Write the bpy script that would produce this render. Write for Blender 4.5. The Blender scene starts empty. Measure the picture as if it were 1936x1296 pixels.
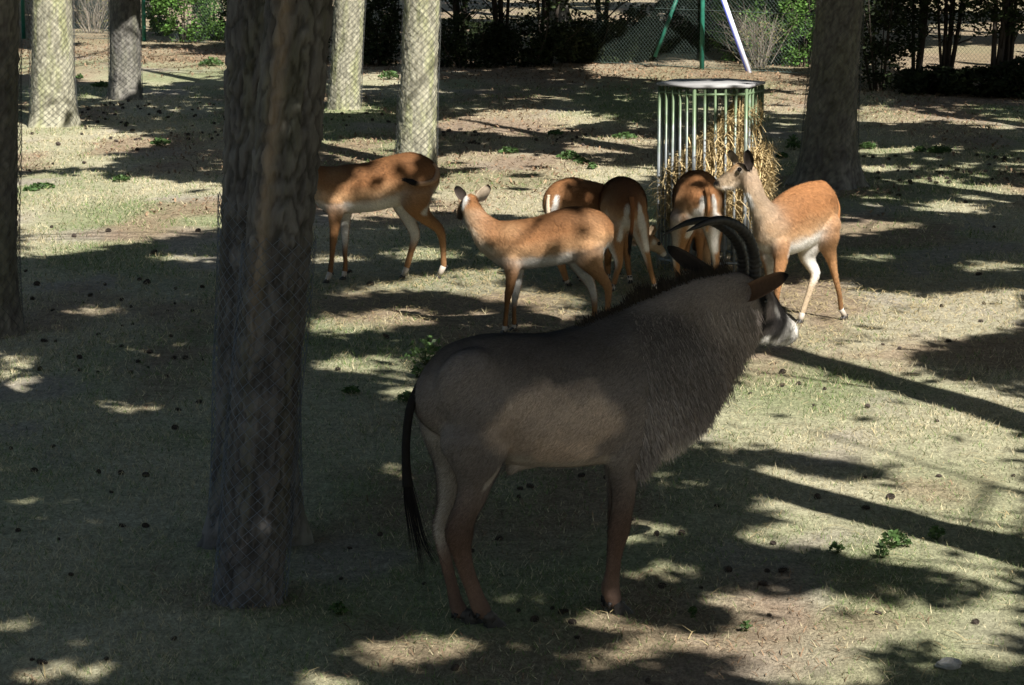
import bpy, bmesh, math, random
import numpy as np
from mathutils import Vector

random.seed(7)
rng = np.random.default_rng(11)

# ---------------------------------------------------------------- camera, sky, sun, exposure
scene = bpy.context.scene
cam_data = bpy.data.cameras.new('camera')
cam_data.sensor_width = 36.0
cam_data.lens = 102.27
cam_data.clip_end = 3000
cam = bpy.data.objects.new('camera', cam_data)
scene.collection.objects.link(cam)
cam.location = (0, 0, 3.63)
cam.rotation_euler = (math.radians(90 - 9.374), 0, 0)
scene.camera = cam

SUN_EL = math.radians(42)
SHADE_AZ = math.radians(28)                      # shadows fall this far to the left of straight ahead
SHADE = np.array([-math.sin(SHADE_AZ), math.cos(SHADE_AZ)])
COT = 1 / math.tan(SUN_EL)
to_sun = Vector((-SHADE[0] * math.cos(SUN_EL), -SHADE[1] * math.cos(SUN_EL), math.sin(SUN_EL)))

world = bpy.data.worlds.new('World')
scene.world = world
world.use_nodes = True
wn = world.node_tree.nodes
sky = wn.new('ShaderNodeTexSky')
sky.sky_type = 'NISHITA'
sky.sun_disc = False
sky.sun_elevation = SUN_EL
sky.sun_rotation = math.atan2(to_sun.x, to_sun.y)
bg = wn['Background']
bg.inputs['Strength'].default_value = 0.076
world.node_tree.links.new(sky.outputs[0], bg.inputs[0])

sun_data = bpy.data.lights.new('sun', 'SUN')
sun_data.energy = 5.0
sun_data.angle = math.radians(0.53)
sun_data.color = (1.0, 0.96, 0.89)
sun = bpy.data.objects.new('sun', sun_data)
scene.collection.objects.link(sun)
sun.rotation_euler = to_sun.to_track_quat('Z', 'Y').to_euler()

scene.view_settings.view_transform = 'Standard'
scene.view_settings.look = 'None'
scene.view_settings.gamma = 1
scene.view_settings.exposure = 1.15
scene.cycles.max_bounces = 4
scene.cycles.diffuse_bounces = 2
scene.cycles.transparent_max_bounces = 4
scene.cycles.use_denoising = True

# ---------------------------------------------------------------- measured data (metres)
ROAN = {'base': (0.509, 13.813, 0),
 'beard': [(1.145, 14.059, 1.33), (1.13, 14.053, 1.265), (1.109, 14.045, 1.201), (1.083, 14.035, 1.145), (1.047, 14.021, 1.087), (0.989, 13.999, 1.046), (0.923, 13.974, 1.003), (0.857, 13.949, 0.969),
           (0.799, 13.927, 0.934), (0.752, 13.909, 0.898)],
 'chains': [{'col': 'coat',
             'k': 0.05,
             'kind': 'torso',
             'lat': None,
             'pts': [(-0.334, 13.481, 1.132, 0.113), (-0.24, 13.519, 1.155, 0.202), (-0.108, 13.572, 1.15, 0.254), (0.043, 13.633, 1.114, 0.288), (0.233, 13.708, 1.087, 0.309), (0.438, 13.788, 1.116, 0.321),
                     (0.606, 13.854, 1.151, 0.343), (0.718, 13.897, 1.195, 0.318)],
             'ratio': 0.8,
             'under': 'belly'},
            {'col': 'neckr',
             'k': 0.06,
             'kind': 'neck',
             'lat': None,
             'pts': [(0.632, 13.864, 1.232, 0.272), (0.814, 13.934, 1.319, 0.258), (0.963, 13.991, 1.414, 0.219), (1.079, 14.035, 1.478, 0.158)],
             'ratio': 0.58,
             'under': None},
            {'col': 'neckr', 'k': 0.05, 'kind': 'neck', 'lat': None, 'pts': [(0.678, 13.881, 0.956, 0.156), (0.764, 13.914, 1.062, 0.157), (0.908, 13.969, 1.175, 0.14)], 'ratio': 0.7, 'under': None},
            {'col': 'coat', 'k': 0.04, 'kind': 'neck', 'lat': None, 'pts': [(0.463, 13.798, 1.334, 0.138), (0.605, 13.854, 1.364, 0.139), (0.774, 13.919, 1.431, 0.127)], 'ratio': 0.7, 'under': None},
            {'col': 'coat', 'k': 0.022, 'kind': 'hump', 'lat': None, 'pts': [(-0.188, 13.409, 1.21, 0.18), (-0.124, 13.395, 1.074, 0.161), (-0.124, 13.395, 0.94, 0.127)], 'ratio': 0.62, 'under': None},
            {'col': 'coat', 'k': 0.022, 'kind': 'hump', 'lat': None, 'pts': [(0.599, 13.694, 1.287, 0.154), (0.633, 13.697, 1.056, 0.144), (0.576, 13.693, 0.896, 0.115)], 'ratio': 0.65, 'under': None},
            {'col': 'coat', 'k': 0.03, 'kind': 'hump', 'lat': None, 'pts': [(0.106, 13.658, 0.81, 0.035), (0.0, 13.615, 0.783, 0.022), (-0.01, 13.611, 0.755, 0.012)], 'ratio': 1, 'under': None},
            {'col': 'face', 'k': 0.03, 'kind': 'head', 'lat': (-0.766, 0.643, 0), 'pts': [(1.105, 14.053, 1.546, 0.107), (1.172, 14.103, 1.501, 0.113)], 'ratio': 0.8, 'under': None},
            {'col': 'black', 'k': 0.03, 'kind': 'head', 'lat': (-0.766, 0.643, 0), 'pts': [(1.202, 14.143, 1.474, 0.111), (1.263, 14.233, 1.397, 0.096), (1.311, 14.303, 1.359, 0.083)], 'ratio': 0.8, 'under': None},
            {'col': 'white', 'k': 0.02, 'kind': 'head', 'lat': (-0.766, 0.643, 0), 'pts': [(1.336, 14.343, 1.337, 0.076), (1.379, 14.403, 1.309, 0.06), (1.398, 14.433, 1.296, 0.047)], 'ratio': 0.9, 'under': None},
            {'col': 'face', 'k': 0.03, 'kind': 'head', 'lat': (-0.766, 0.643, 0), 'pts': [(1.145, 14.073, 1.443, 0.107), (1.186, 14.123, 1.388, 0.082)], 'ratio': 0.7, 'under': None},
            {'col': 'white', 'k': 0.02, 'kind': 'head', 'lat': (-0.766, 0.643, 0), 'pts': [(1.233, 14.183, 1.326, 0.041), (1.324, 14.313, 1.291, 0.036), (1.384, 14.393, 1.267, 0.029)], 'ratio': 0.7, 'under': None},
            {'col': 'roanleg',
             'inner': None,
             'k': 0.03,
             'kind': 'leg',
             'lat': None,
             'pts': [(-0.186, 13.41, 0.945, 0.156), (-0.164, 13.41, 0.851, 0.105), (-0.169, 13.419, 0.809, 0.084), (-0.19, 13.448, 0.67, 0.066), (-0.243, 13.475, 0.536, 0.055), (-0.251, 13.487, 0.482, 0.054),
                     (-0.244, 13.502, 0.406, 0.04), (-0.217, 13.525, 0.291, 0.032), (-0.185, 13.545, 0.196, 0.03), (-0.162, 13.559, 0.127, 0.031), (-0.135, 13.569, 0.077, 0.035)],
             'ratio': 0.85,
             'under': None},
            {'col': 'roanleg',
             'inner': 'belly',
             'k': 0.02,
             'kind': 'leg',
             'lat': None,
             'pts': [(-0.298, 13.627, 0.992, 0.144), (-0.293, 13.627, 0.837, 0.087), (-0.301, 13.631, 0.733, 0.059), (-0.317, 13.637, 0.602, 0.041), (-0.345, 13.642, 0.497, 0.031), (-0.338, 13.644, 0.432, 0.031),
                     (-0.318, 13.65, 0.313, 0.027), (-0.288, 13.655, 0.181, 0.027), (-0.266, 13.659, 0.088, 0.031), (-0.245, 13.661, 0.053, 0.033)],
             'ratio': 0.85,
             'under': None},
            {'col': 'roanleg',
             'inner': None,
             'k': 0.03,
             'kind': 'leg',
             'lat': None,
             'pts': [(0.589, 13.718, 0.948, 0.16), (0.565, 13.718, 0.819, 0.102), (0.543, 13.734, 0.711, 0.064), (0.535, 13.753, 0.577, 0.047), (0.525, 13.766, 0.482, 0.043), (0.518, 13.774, 0.428, 0.04),
                     (0.504, 13.785, 0.346, 0.032), (0.49, 13.805, 0.209, 0.03), (0.483, 13.816, 0.127, 0.034), (0.502, 13.825, 0.064, 0.031)],
             'ratio': 0.85,
             'under': None},
            {'col': 'roanleg',
             'inner': None,
             'k': 0.02,
             'kind': 'leg',
             'lat': None,
             'pts': [(0.561, 13.963, 0.874, 0.127), (0.528, 13.963, 0.742, 0.074), (0.514, 13.967, 0.622, 0.045), (0.512, 13.971, 0.502, 0.036), (0.51, 13.974, 0.413, 0.034), (0.498, 13.978, 0.287, 0.027),
                     (0.486, 13.983, 0.152, 0.026), (0.473, 13.985, 0.092, 0.029), (0.481, 13.986, 0.049, 0.027)],
             'ratio': 0.85,
             'under': None}],
 'crest': [(0.319, 13.742, 1.456), (0.385, 13.768, 1.47), (0.462, 13.798, 1.481), (0.539, 13.828, 1.486), (0.617, 13.859, 1.497), (0.695, 13.889, 1.518), (0.773, 13.919, 1.545), (0.851, 13.949, 1.574),
           (0.916, 13.974, 1.596), (0.982, 13.999, 1.613), (1.048, 14.024, 1.628)],
 'ears': [((1.067, 14.013, 1.528), (1.323, 13.833, 1.676), 0.095, (-0.15, -0.75, 0.5), 'ear', 'black'), ((1.041, 14.173, 1.575), (0.767, 14.233, 1.761), 0.085, (0.35, -0.8, 0.35), 'eardark', 'black')],
 'eyes': [((1.234, 14.038, 1.516), 0.0128)],
 'face': (0.927, 0.375),
 'hooves': [((-0.087, 13.584, 0.0), (-0.135, 13.569, 0.077, 0.035)), ((-0.194, 13.663, 0.0), (-0.245, 13.661, 0.053, 0.033)), ((0.533, 13.834, 0.0), (0.502, 13.825, 0.064, 0.031)),
            ((0.497, 13.988, 0.0), (0.481, 13.986, 0.049, 0.027))],
 'horns': [[(1.185, 14.083, 1.575, 0.029), (1.185, 14.063, 1.656, 0.029), (1.176, 14.033, 1.751, 0.028), (1.145, 13.983, 1.836, 0.026), (1.088, 13.913, 1.901, 0.024), (1.013, 13.843, 1.938, 0.022),
            (0.937, 13.763, 1.942, 0.018), (0.871, 13.713, 1.921, 0.011), (0.827, 13.683, 1.904, 0.003)],
           [(1.136, 14.153, 1.565, 0.028), (1.132, 14.143, 1.65, 0.028), (1.123, 14.113, 1.741, 0.026), (1.087, 14.063, 1.82, 0.025), (1.025, 13.993, 1.883, 0.023), (0.942, 13.913, 1.927, 0.02),
            (0.853, 13.833, 1.931, 0.016), (0.777, 13.773, 1.908, 0.009), (0.717, 13.733, 1.878, 0.003)]],
 'name': 'roan',
 'paint': [((1.207, 14.033, 1.564), (1.225, 14.063, 1.369), 0.031, 'black'), ((1.243, 14.103, 1.402), (1.295, 14.183, 1.4), 0.033, 'black'), ((1.224, 14.113, 1.568), (1.361, 14.333, 1.403), 0.023, 'black'),
           ((1.258, 14.103, 1.496), (1.309, 14.203, 1.415), 0.023, 'white'), ((1.229, 14.133, 1.302), (1.264, 14.173, 1.311), 0.023, 'white'), ((1.362, 14.343, 1.398), (1.416, 14.413, 1.371), 0.018, 'black'),
           ((1.442, 14.423, 1.311), (1.442, 14.423, 1.311), 0.018, 'black'), ((1.342, 14.283, 1.277), (1.402, 14.353, 1.276), 0.008, 'black'), ((0.488, 13.588, 0.151), (0.535, 13.606, 0.067), 0.027, 'sock'),
           ((-0.15, 13.335, 0.159), (-0.07, 13.367, 0.073), 0.027, 'sock'), ((-0.422, 13.192, 1.205), (-0.381, 13.209, 1.073), 0.012, 'belly'), ((0.462, 13.698, 0.807), (0.232, 13.608, 0.779), 0.025, 'belly'),
           ((-0.07, 13.387, 0.836), (-0.157, 13.352, 0.615), 0.019, 'belly'), ((0.079, 13.368, 1.042), (0.38, 13.488, 1.019), 0.17, 'sunlit_flank'), ((0.18, 13.488, 0.866), (0.357, 13.558, 0.877), 0.074, 'sunlit_flank')],
 'tail': {'col': 'black',
          'pts': [(-0.404, 13.513, 1.227, 0.025), (-0.442, 13.453, 1.182, 0.024), (-0.479, 13.413, 1.096, 0.022), (-0.497, 13.413, 0.957, 0.021), (-0.498, 13.413, 0.83, 0.022), (-0.491, 13.413, 0.729, 0.027)],
          'strands': [[(-0.498, 13.413, 0.779, 0.015), (-0.479, 13.413, 0.627, 0.012), (-0.445, 13.413, 0.473, 0.009), (-0.423, 13.413, 0.306, 0.002)],
                      [(-0.486, 13.413, 0.779, 0.015), (-0.454, 13.413, 0.627, 0.012), (-0.42, 13.413, 0.473, 0.007), (-0.355, 13.413, 0.35, 0.002)],
                      [(-0.493, 13.413, 0.779, 0.015), (-0.469, 13.413, 0.652, 0.012), (-0.44, 13.413, 0.524, 0.007), (-0.405, 13.413, 0.396, 0.002)],
                      [(-0.503, 13.413, 0.805, 0.01), (-0.499, 13.413, 0.678, 0.007), (-0.475, 13.413, 0.524, 0.005), (-0.458, 13.413, 0.422, 0.002)]],
          'tuft': 'black'}}
LECHWE = [{'base': (-0.784, 25.428, 0),
  'chains': [{'col': 'rufous',
              'k': 0.04,
              'kind': 'torso',
              'lat': None,
              'pts': [(-0.733, 25.428, 0.909, 0.067), (-0.836, 25.428, 0.909, 0.188), (-0.98, 25.428, 0.886, 0.206), (-1.235, 25.428, 0.821, 0.206), (-1.468, 25.428, 0.798, 0.197), (-1.57, 25.428, 0.788, 0.188)],
              'ratio': 0.72,
              'under': 'white'},
             {'col': 'rufous',
              'k': 0.04,
              'kind': 'neck',
              'lat': None,
              'pts': [(-1.561, 25.428, 0.807, 0.168), (-1.746, 25.428, 0.881, 0.118), (-1.884, 25.428, 0.965, 0.088), (-1.985, 25.428, 1.049, 0.076)],
              'ratio': 0.7,
              'under': 'pale'},
             {'col': 'rufous', 'k': 0.03, 'kind': 'hump', 'lat': None, 'pts': [(-0.848, 25.368, 0.865, 0.166), (-0.843, 25.348, 0.727, 0.124)], 'ratio': 0.6, 'under': None},
             {'col': 'flank', 'k': 0.03, 'kind': 'hump', 'lat': None, 'pts': [(-1.52, 25.368, 0.841, 0.138), (-1.539, 25.358, 0.68, 0.101)], 'ratio': 0.6, 'under': None},
             {'col': 'rufous',
              'k': 0.02,
              'kind': 'head',
              'lat': None,
              'pts': [(-1.985, 25.428, 1.068, 0.079), (-2.078, 25.428, 1.021, 0.061), (-2.172, 25.428, 0.975, 0.04), (-2.218, 25.428, 0.956, 0.033)],
              'ratio': 0.75,
              'under': None},
             {'col': 'foreleg',
              'inner': None,
              'k': 0.012,
              'kind': 'leg',
              'lat': None,
              'pts': [(-1.544, 25.358, 0.703, 0.101), (-1.554, 25.358, 0.572, 0.058), (-1.558, 25.324, 0.45, 0.038), (-1.567, 25.302, 0.374, 0.031), (-1.575, 25.274, 0.27, 0.023), (-1.584, 25.242, 0.157, 0.021),
                      (-1.593, 25.222, 0.085, 0.024)],
              'ratio': 0.85,
              'under': None},
             {'col': 'foreleg',
              'inner': 'white',
              'k': 0.012,
              'kind': 'leg',
              'lat': None,
              'pts': [(-1.482, 25.498, 0.663, 0.083), (-1.474, 25.498, 0.537, 0.049), (-1.474, 25.476, 0.426, 0.035), (-1.474, 25.464, 0.362, 0.029), (-1.474, 25.442, 0.248, 0.022), (-1.469, 25.42, 0.133, 0.02),
                      (-1.474, 25.408, 0.069, 0.024)],
              'ratio': 0.85,
              'under': None},
             {'col': 'leg',
              'inner': None,
              'k': 0.012,
              'kind': 'leg',
              'lat': None,
              'pts': [(-0.848, 25.368, 0.767, 0.157), (-0.835, 25.368, 0.664, 0.102), (-0.762, 25.389, 0.554, 0.06), (-0.651, 25.407, 0.459, 0.042), (-0.615, 25.426, 0.358, 0.031), (-0.607, 25.452, 0.223, 0.024),
                      (-0.603, 25.473, 0.112, 0.027)],
              'ratio': 0.85,
              'under': None},
             {'col': 'leg',
              'inner': 'white',
              'k': 0.012,
              'kind': 'leg',
              'lat': None,
              'pts': [(-0.96, 25.498, 0.677, 0.111), (-0.924, 25.498, 0.555, 0.064), (-0.864, 25.497, 0.415, 0.044), (-0.864, 25.496, 0.335, 0.033), (-0.898, 25.495, 0.217, 0.026), (-0.931, 25.494, 0.094, 0.027)],
              'ratio': 0.85,
              'under': None}],
  'ears': [((-1.943, 25.378, 1.11), (-1.891, 25.308, 1.228), 0.065, (0, -1, 0.2), 'pale', 'black'), ((-1.979, 25.478, 1.109), (-1.967, 25.528, 1.221), 0.065, (0, -1, 0.2), 'eardark', 'black')],
  'eyes': [((-2.053, 25.358, 1.075), 0.0148)],
  'face': (-1.0, 0.0),
  'hooves': [((-1.624, 25.198, 0.0), (-1.593, 25.222, 0.085, 0.024)), ((-1.488, 25.395, 0.0), (-1.474, 25.408, 0.069, 0.024)), ((-0.651, 25.494, 0.0), (-0.603, 25.473, 0.112, 0.027)),
             ((-0.969, 25.494, 0.0), (-0.931, 25.494, 0.094, 0.027))],
  'horns': [],
  'name': 'passer',
  'paint': [((-0.732, 25.348, 0.741), (-0.778, 25.328, 0.613), 0.032, 'white')],
  'back_shade': 0.5,
  'tail': {'col': 'tailc',
           'pts': [(-0.695, 25.408, 1.014, 0.028), (-0.658, 25.378, 0.957, 0.025), (-0.675, 25.308, 0.894, 0.023), (-0.747, 25.238, 0.87, 0.021), (-0.82, 25.218, 0.867, 0.021), (-0.879, 25.208, 0.887, 0.025),
                   (-0.92, 25.203, 0.901, 0.014)],
           'strands': [],
           'tuft': 'black'}},
 {'base': (-0.054, 22.419, 0),
  'chains': [{'col': 'rufous',
              'k': 0.04,
              'kind': 'torso',
              'lat': None,
              'pts': [(0.681, 22.419, 0.827, 0.071), (0.604, 22.419, 0.794, 0.17), (0.468, 22.419, 0.782, 0.198), (0.283, 22.419, 0.732, 0.186), (0.082, 22.419, 0.699, 0.178), (-0.025, 22.419, 0.699, 0.17)],
              'ratio': 0.72,
              'under': 'white'},
             {'col': 'rufous',
              'k': 0.04,
              'kind': 'neck',
              'lat': None,
              'pts': [(-0.041, 22.419, 0.703, 0.156), (-0.164, 22.419, 0.761, 0.119), (-0.263, 22.419, 0.877, 0.078), (-0.312, 22.419, 0.976, 0.059), (-0.324, 22.419, 1.026, 0.052)],
              'ratio': 0.75,
              'under': 'pale'},
             {'col': 'flank', 'k': 0.03, 'kind': 'hump', 'lat': None, 'pts': [(0.59, 22.359, 0.761, 0.154), (0.59, 22.339, 0.619, 0.106)], 'ratio': 0.6, 'under': None},
             {'col': 'flank', 'k': 0.03, 'kind': 'hump', 'lat': None, 'pts': [(-0.012, 22.359, 0.74, 0.122), (0.0, 22.349, 0.597, 0.089)], 'ratio': 0.6, 'under': None},
             {'col': 'rufous',
              'k': 0.02,
              'kind': 'head',
              'lat': (0.75, 0.66, 0),
              'pts': [(-0.324, 22.419, 1.038, 0.056), (-0.354, 22.489, 1.005, 0.05), (-0.393, 22.589, 0.948, 0.037), (-0.414, 22.639, 0.896, 0.029)],
              'ratio': 0.85,
              'under': None},
             {'col': 'foreleg',
              'inner': None,
              'k': 0.012,
              'kind': 'leg',
              'lat': None,
              'pts': [(-0.004, 22.349, 0.605, 0.081), (-0.004, 22.349, 0.493, 0.049), (-0.016, 22.364, 0.388, 0.032), (-0.029, 22.374, 0.32, 0.027), (-0.041, 22.386, 0.23, 0.019), (-0.049, 22.4, 0.132, 0.018),
                      (-0.054, 22.41, 0.064, 0.021)],
              'ratio': 0.85,
              'under': None},
             {'col': 'foreleg',
              'inner': 'white',
              'k': 0.012,
              'kind': 'leg',
              'lat': None,
              'pts': [(0.041, 22.489, 0.557, 0.061), (0.041, 22.489, 0.432, 0.039), (0.033, 22.509, 0.333, 0.028), (0.025, 22.519, 0.281, 0.025), (0.017, 22.536, 0.195, 0.018), (0.017, 22.553, 0.109, 0.017),
                      (0.017, 22.565, 0.052, 0.02)],
              'ratio': 0.85,
              'under': None},
             {'col': 'leg',
              'inner': None,
              'k': 0.012,
              'kind': 'leg',
              'lat': None,
              'pts': [(0.582, 22.359, 0.678, 0.138), (0.615, 22.359, 0.571, 0.083), (0.673, 22.36, 0.479, 0.049), (0.735, 22.361, 0.396, 0.034), (0.748, 22.363, 0.321, 0.026), (0.744, 22.364, 0.221, 0.021),
                      (0.733, 22.366, 0.117, 0.021), (0.721, 22.366, 0.054, 0.023)],
              'ratio': 0.85,
              'under': None},
             {'col': 'leg',
              'inner': 'white',
              'k': 0.012,
              'kind': 'leg',
              'lat': None,
              'pts': [(0.495, 22.489, 0.628, 0.106), (0.553, 22.489, 0.486, 0.057), (0.617, 22.531, 0.363, 0.034), (0.643, 22.564, 0.266, 0.025), (0.649, 22.606, 0.142, 0.021), (0.642, 22.633, 0.062, 0.023)],
              'ratio': 0.85,
              'under': None}],
  'ears': [((-0.361, 22.469, 1.04), (-0.44, 22.519, 1.142), 0.069, (-0.2, -1, 0.2), 'eardark', 'black'), ((-0.283, 22.399, 1.032), (-0.172, 22.379, 1.162), 0.082, (-0.3, -0.9, 0.2), 'pale', 'black')],
  'eyes': [((-0.395, 22.479, 0.998), 0.0131)],
  'face': (-1.0, 0.0),
  'hooves': [((-0.062, 22.419, 0.0), (-0.054, 22.41, 0.064, 0.021)), ((0.012, 22.575, 0.0), (0.017, 22.565, 0.052, 0.02)), ((0.7, 22.367, 0.0), (0.721, 22.366, 0.054, 0.023)),
             ((0.617, 22.654, 0.0), (0.642, 22.633, 0.062, 0.023))],
  'horns': [],
  'name': 'walker',
  'paint': [((-0.36, 22.399, 1.061), (-0.373, 22.419, 0.993), 0.029, 'white'), ((-0.378, 22.469, 0.97), (-0.353, 22.399, 0.88), 0.033, 'pale'), ((0.734, 22.389, 0.831), (0.713, 22.359, 0.657), 0.033, 'white'),
            ((-0.324, 22.399, 0.797), (-0.324, 22.399, 0.797), 0.057, 'pale'), ((-0.218, 22.399, 0.652), (-0.218, 22.399, 0.652), 0.09, 'pale'), ((-0.379, 22.519, 0.981), (-0.414, 22.619, 0.886), 0.029, 'eardark')],
  'back_shade': 0.5,
  'tail': {'col': 'flank', 'pts': [(0.718, 22.399, 0.859, 0.024), (0.746, 22.389, 0.798, 0.024), (0.734, 22.389, 0.724, 0.02), (0.714, 22.389, 0.653, 0.016)], 'strands': [], 'tuft': 'black'}},
 {'base': (0.488, 25.069, 0),
  'chains': [{'col': 'rufous',
              'k': 0.04,
              'kind': 'torso',
              'lat': None,
              'pts': [(0.394, 25.037, 0.717, 0.088), (0.477, 25.066, 0.718, 0.203), (0.615, 25.114, 0.694, 0.204), (0.773, 25.168, 0.655, 0.195), (0.885, 25.206, 0.618, 0.178)],
              'ratio': 0.72,
              'under': 'white'},
             {'col': 'rufous',
              'k': 0.03,
              'kind': 'neck',
              'lat': None,
              'pts': [(0.899, 25.211, 0.604, 0.142), (1.026, 25.254, 0.482, 0.088), (1.13, 25.289, 0.394, 0.065), (1.196, 25.312, 0.358, 0.063)],
              'ratio': 0.75,
              'under': 'pale'},
             {'col': 'flank', 'k': 0.03, 'kind': 'hump', 'lat': None, 'pts': [(0.448, 25.006, 0.674, 0.145), (0.43, 24.99, 0.492, 0.109)], 'ratio': 0.65, 'under': None},
             {'col': 'facepale',
              'k': 0.02,
              'kind': 'head',
              'lat': None,
              'pts': [(1.201, 25.313, 0.354, 0.066), (1.253, 25.331, 0.314, 0.055), (1.301, 25.347, 0.27, 0.037), (1.33, 25.356, 0.236, 0.031)],
              'ratio': 0.75,
              'under': None},
             {'col': 'leg',
              'inner': None,
              'k': 0.012,
              'kind': 'leg',
              'lat': None,
              'pts': [(0.435, 24.992, 0.515, 0.127), (0.431, 24.992, 0.354, 0.074), (0.422, 25.006, 0.245, 0.046), (0.431, 25.015, 0.175, 0.034), (0.455, 25.024, 0.104, 0.026), (0.473, 25.031, 0.047, 0.025)],
              'ratio': 0.85,
              'under': None},
             {'col': 'leg',
              'inner': None,
              'k': 0.012,
              'kind': 'leg',
              'lat': None,
              'pts': [(0.534, 25.155, 0.458, 0.11), (0.558, 25.155, 0.309, 0.061), (0.573, 25.205, 0.2, 0.037), (0.593, 25.251, 0.1, 0.027), (0.603, 25.276, 0.045, 0.025)],
              'ratio': 0.85,
              'under': None},
             {'col': 'foreleg',
              'inner': None,
              'k': 0.012,
              'kind': 'leg',
              'lat': None,
              'pts': [(0.847, 25.134, 0.474, 0.091), (0.843, 25.134, 0.335, 0.043), (0.837, 25.221, 0.207, 0.03), (0.836, 25.309, 0.078, 0.023)],
              'ratio': 0.85,
              'under': None},
             {'col': 'foreleg',
              'inner': None,
              'k': 0.012,
              'kind': 'leg',
              'lat': None,
              'pts': [(0.898, 25.28, 0.456, 0.083), (0.908, 25.28, 0.316, 0.039), (0.925, 25.468, 0.173, 0.029), (0.935, 25.604, 0.07, 0.023)],
              'ratio': 0.85,
              'under': None}],
  'ears': [((1.209, 25.189, 0.416), (1.235, 25.169, 0.511), 0.055, (-0.2, -1, 0.1), 'facepale', 'eardark')],
  'eyes': [((1.282, 25.169, 0.349), 0.0165)],
  'face': (0.94, 0.33),
  'hooves': [((0.492, 25.037, 0.0), (0.473, 25.031, 0.047, 0.025)), ((0.609, 25.296, 0.0), (0.603, 25.276, 0.045, 0.025)), ((0.834, 25.362, 0.0), (0.836, 25.309, 0.078, 0.023)),
             ((0.943, 25.694, 0.0), (0.935, 25.604, 0.07, 0.023))],
  'horns': [],
  'name': 'feeder_c',
  'paint': [((0.392, 24.917, 0.781), (0.365, 24.928, 0.606), 0.027, 'white'), ((1.33, 25.356, 0.226), (1.33, 25.356, 0.226), 0.032, 'white'), ((1.25, 25.271, 0.35), (1.25, 25.271, 0.35), 0.028, 'white')],
  'back_shade': 0.2,
  'tail': {'col': 'pale', 'pts': [(0.329, 24.969, 0.794, 0.027), (0.315, 24.949, 0.713, 0.025), (0.32, 24.949, 0.612, 0.023), (0.333, 24.949, 0.52, 0.018)], 'strands': [], 'tuft': 'flank'}},
 {'base': (1.051, 24.658, 0),
  'chains': [{'col': 'rufousdark',
              'k': 0.04,
              'kind': 'torso',
              'lat': None,
              'pts': [(0.974, 24.658, 0.716, 0.165), (0.961, 24.778, 0.724, 0.218), (0.951, 25.008, 0.716, 0.221), (0.941, 25.238, 0.698, 0.205)],
              'ratio': 0.85,
              'under': 'white'},
             {'col': 'rufousdark', 'k': 0.03, 'kind': 'neck', 'lat': None, 'pts': [(0.944, 25.308, 0.653, 0.142), (0.97, 25.478, 0.478, 0.084), (0.992, 25.538, 0.353, 0.059)], 'ratio': 0.75, 'under': None},
             {'col': 'flank', 'k': 0.03, 'kind': 'hump', 'lat': None, 'pts': [(0.867, 24.678, 0.713, 0.126), (0.867, 24.658, 0.557, 0.117)], 'ratio': 0.9, 'under': None},
             {'col': 'flank', 'k': 0.03, 'kind': 'hump', 'lat': None, 'pts': [(1.056, 24.678, 0.736, 0.099), (1.074, 24.658, 0.602, 0.09)], 'ratio': 0.9, 'under': None},
             {'col': 'flank', 'k': 0.02, 'kind': 'head', 'lat': None, 'pts': [(0.992, 25.538, 0.343, 0.057), (1.002, 25.538, 0.258, 0.049), (1.012, 25.538, 0.173, 0.035)], 'ratio': 0.8, 'under': None},
             {'col': 'leg',
              'inner': 'white',
              'k': 0.012,
              'kind': 'leg',
              'lat': None,
              'pts': [(0.867, 24.658, 0.579, 0.134), (0.881, 24.658, 0.443, 0.09), (0.904, 24.658, 0.329, 0.053), (0.914, 24.658, 0.238, 0.036), (0.892, 24.658, 0.146, 0.027), (0.87, 24.658, 0.064, 0.025)],
              'ratio': 0.85,
              'under': None},
             {'col': 'leg',
              'inner': 'white',
              'k': 0.012,
              'kind': 'leg',
              'lat': None,
              'pts': [(1.069, 24.658, 0.625, 0.112), (1.107, 24.658, 0.488, 0.073), (1.134, 24.644, 0.376, 0.045), (1.157, 24.633, 0.287, 0.033), (1.188, 24.618, 0.175, 0.025), (1.22, 24.605, 0.072, 0.024)],
              'ratio': 0.85,
              'under': None},
             {'col': 'foreleg',
              'inner': None,
              'k': 0.012,
              'kind': 'leg',
              'lat': None,
              'pts': [(0.988, 25.208, 0.488, 0.092), (0.998, 25.208, 0.325, 0.043), (1.011, 25.172, 0.167, 0.028), (1.025, 25.149, 0.068, 0.024)],
              'ratio': 0.85,
              'under': None},
             {'col': 'foreleg',
              'inner': None,
              'k': 0.012,
              'kind': 'leg',
              'lat': None,
              'pts': [(0.865, 25.258, 0.482, 0.092), (0.852, 25.258, 0.295, 0.039), (0.843, 25.261, 0.155, 0.028), (0.844, 25.262, 0.07, 0.024)],
              'ratio': 0.85,
              'under': None}],
  'ears': [((1.038, 25.518, 0.332), (1.112, 25.498, 0.301), 0.054, (0, -1, 0.2), 'pale', 'black'), ((0.945, 25.538, 0.329), (0.889, 25.538, 0.277), 0.054, (0, -1, 0.2), 'eardark', 'black')],
  'eyes': [((1.042, 25.498, 0.287), 0.0139)],
  'face': (-0.05, 1.0),
  'hooves': [((0.856, 24.658, 0.0), (0.87, 24.658, 0.064, 0.025)), ((1.243, 24.596, 0.0), (1.22, 24.605, 0.072, 0.024)), ((1.034, 25.134, 0.0), (1.025, 25.149, 0.068, 0.024)),
             ((0.844, 25.263, 0.0), (0.844, 25.262, 0.07, 0.024))],
  'horns': [],
  'name': 'feeder_b',
  'paint': [((0.985, 24.478, 0.782), (0.959, 24.488, 0.623), 0.027, 'white'), ((0.964, 24.498, 0.644), (0.927, 24.558, 0.478), 0.036, 'white'), ((1.095, 24.538, 0.779), (1.106, 24.558, 0.569), 0.031, 'white'),
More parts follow.
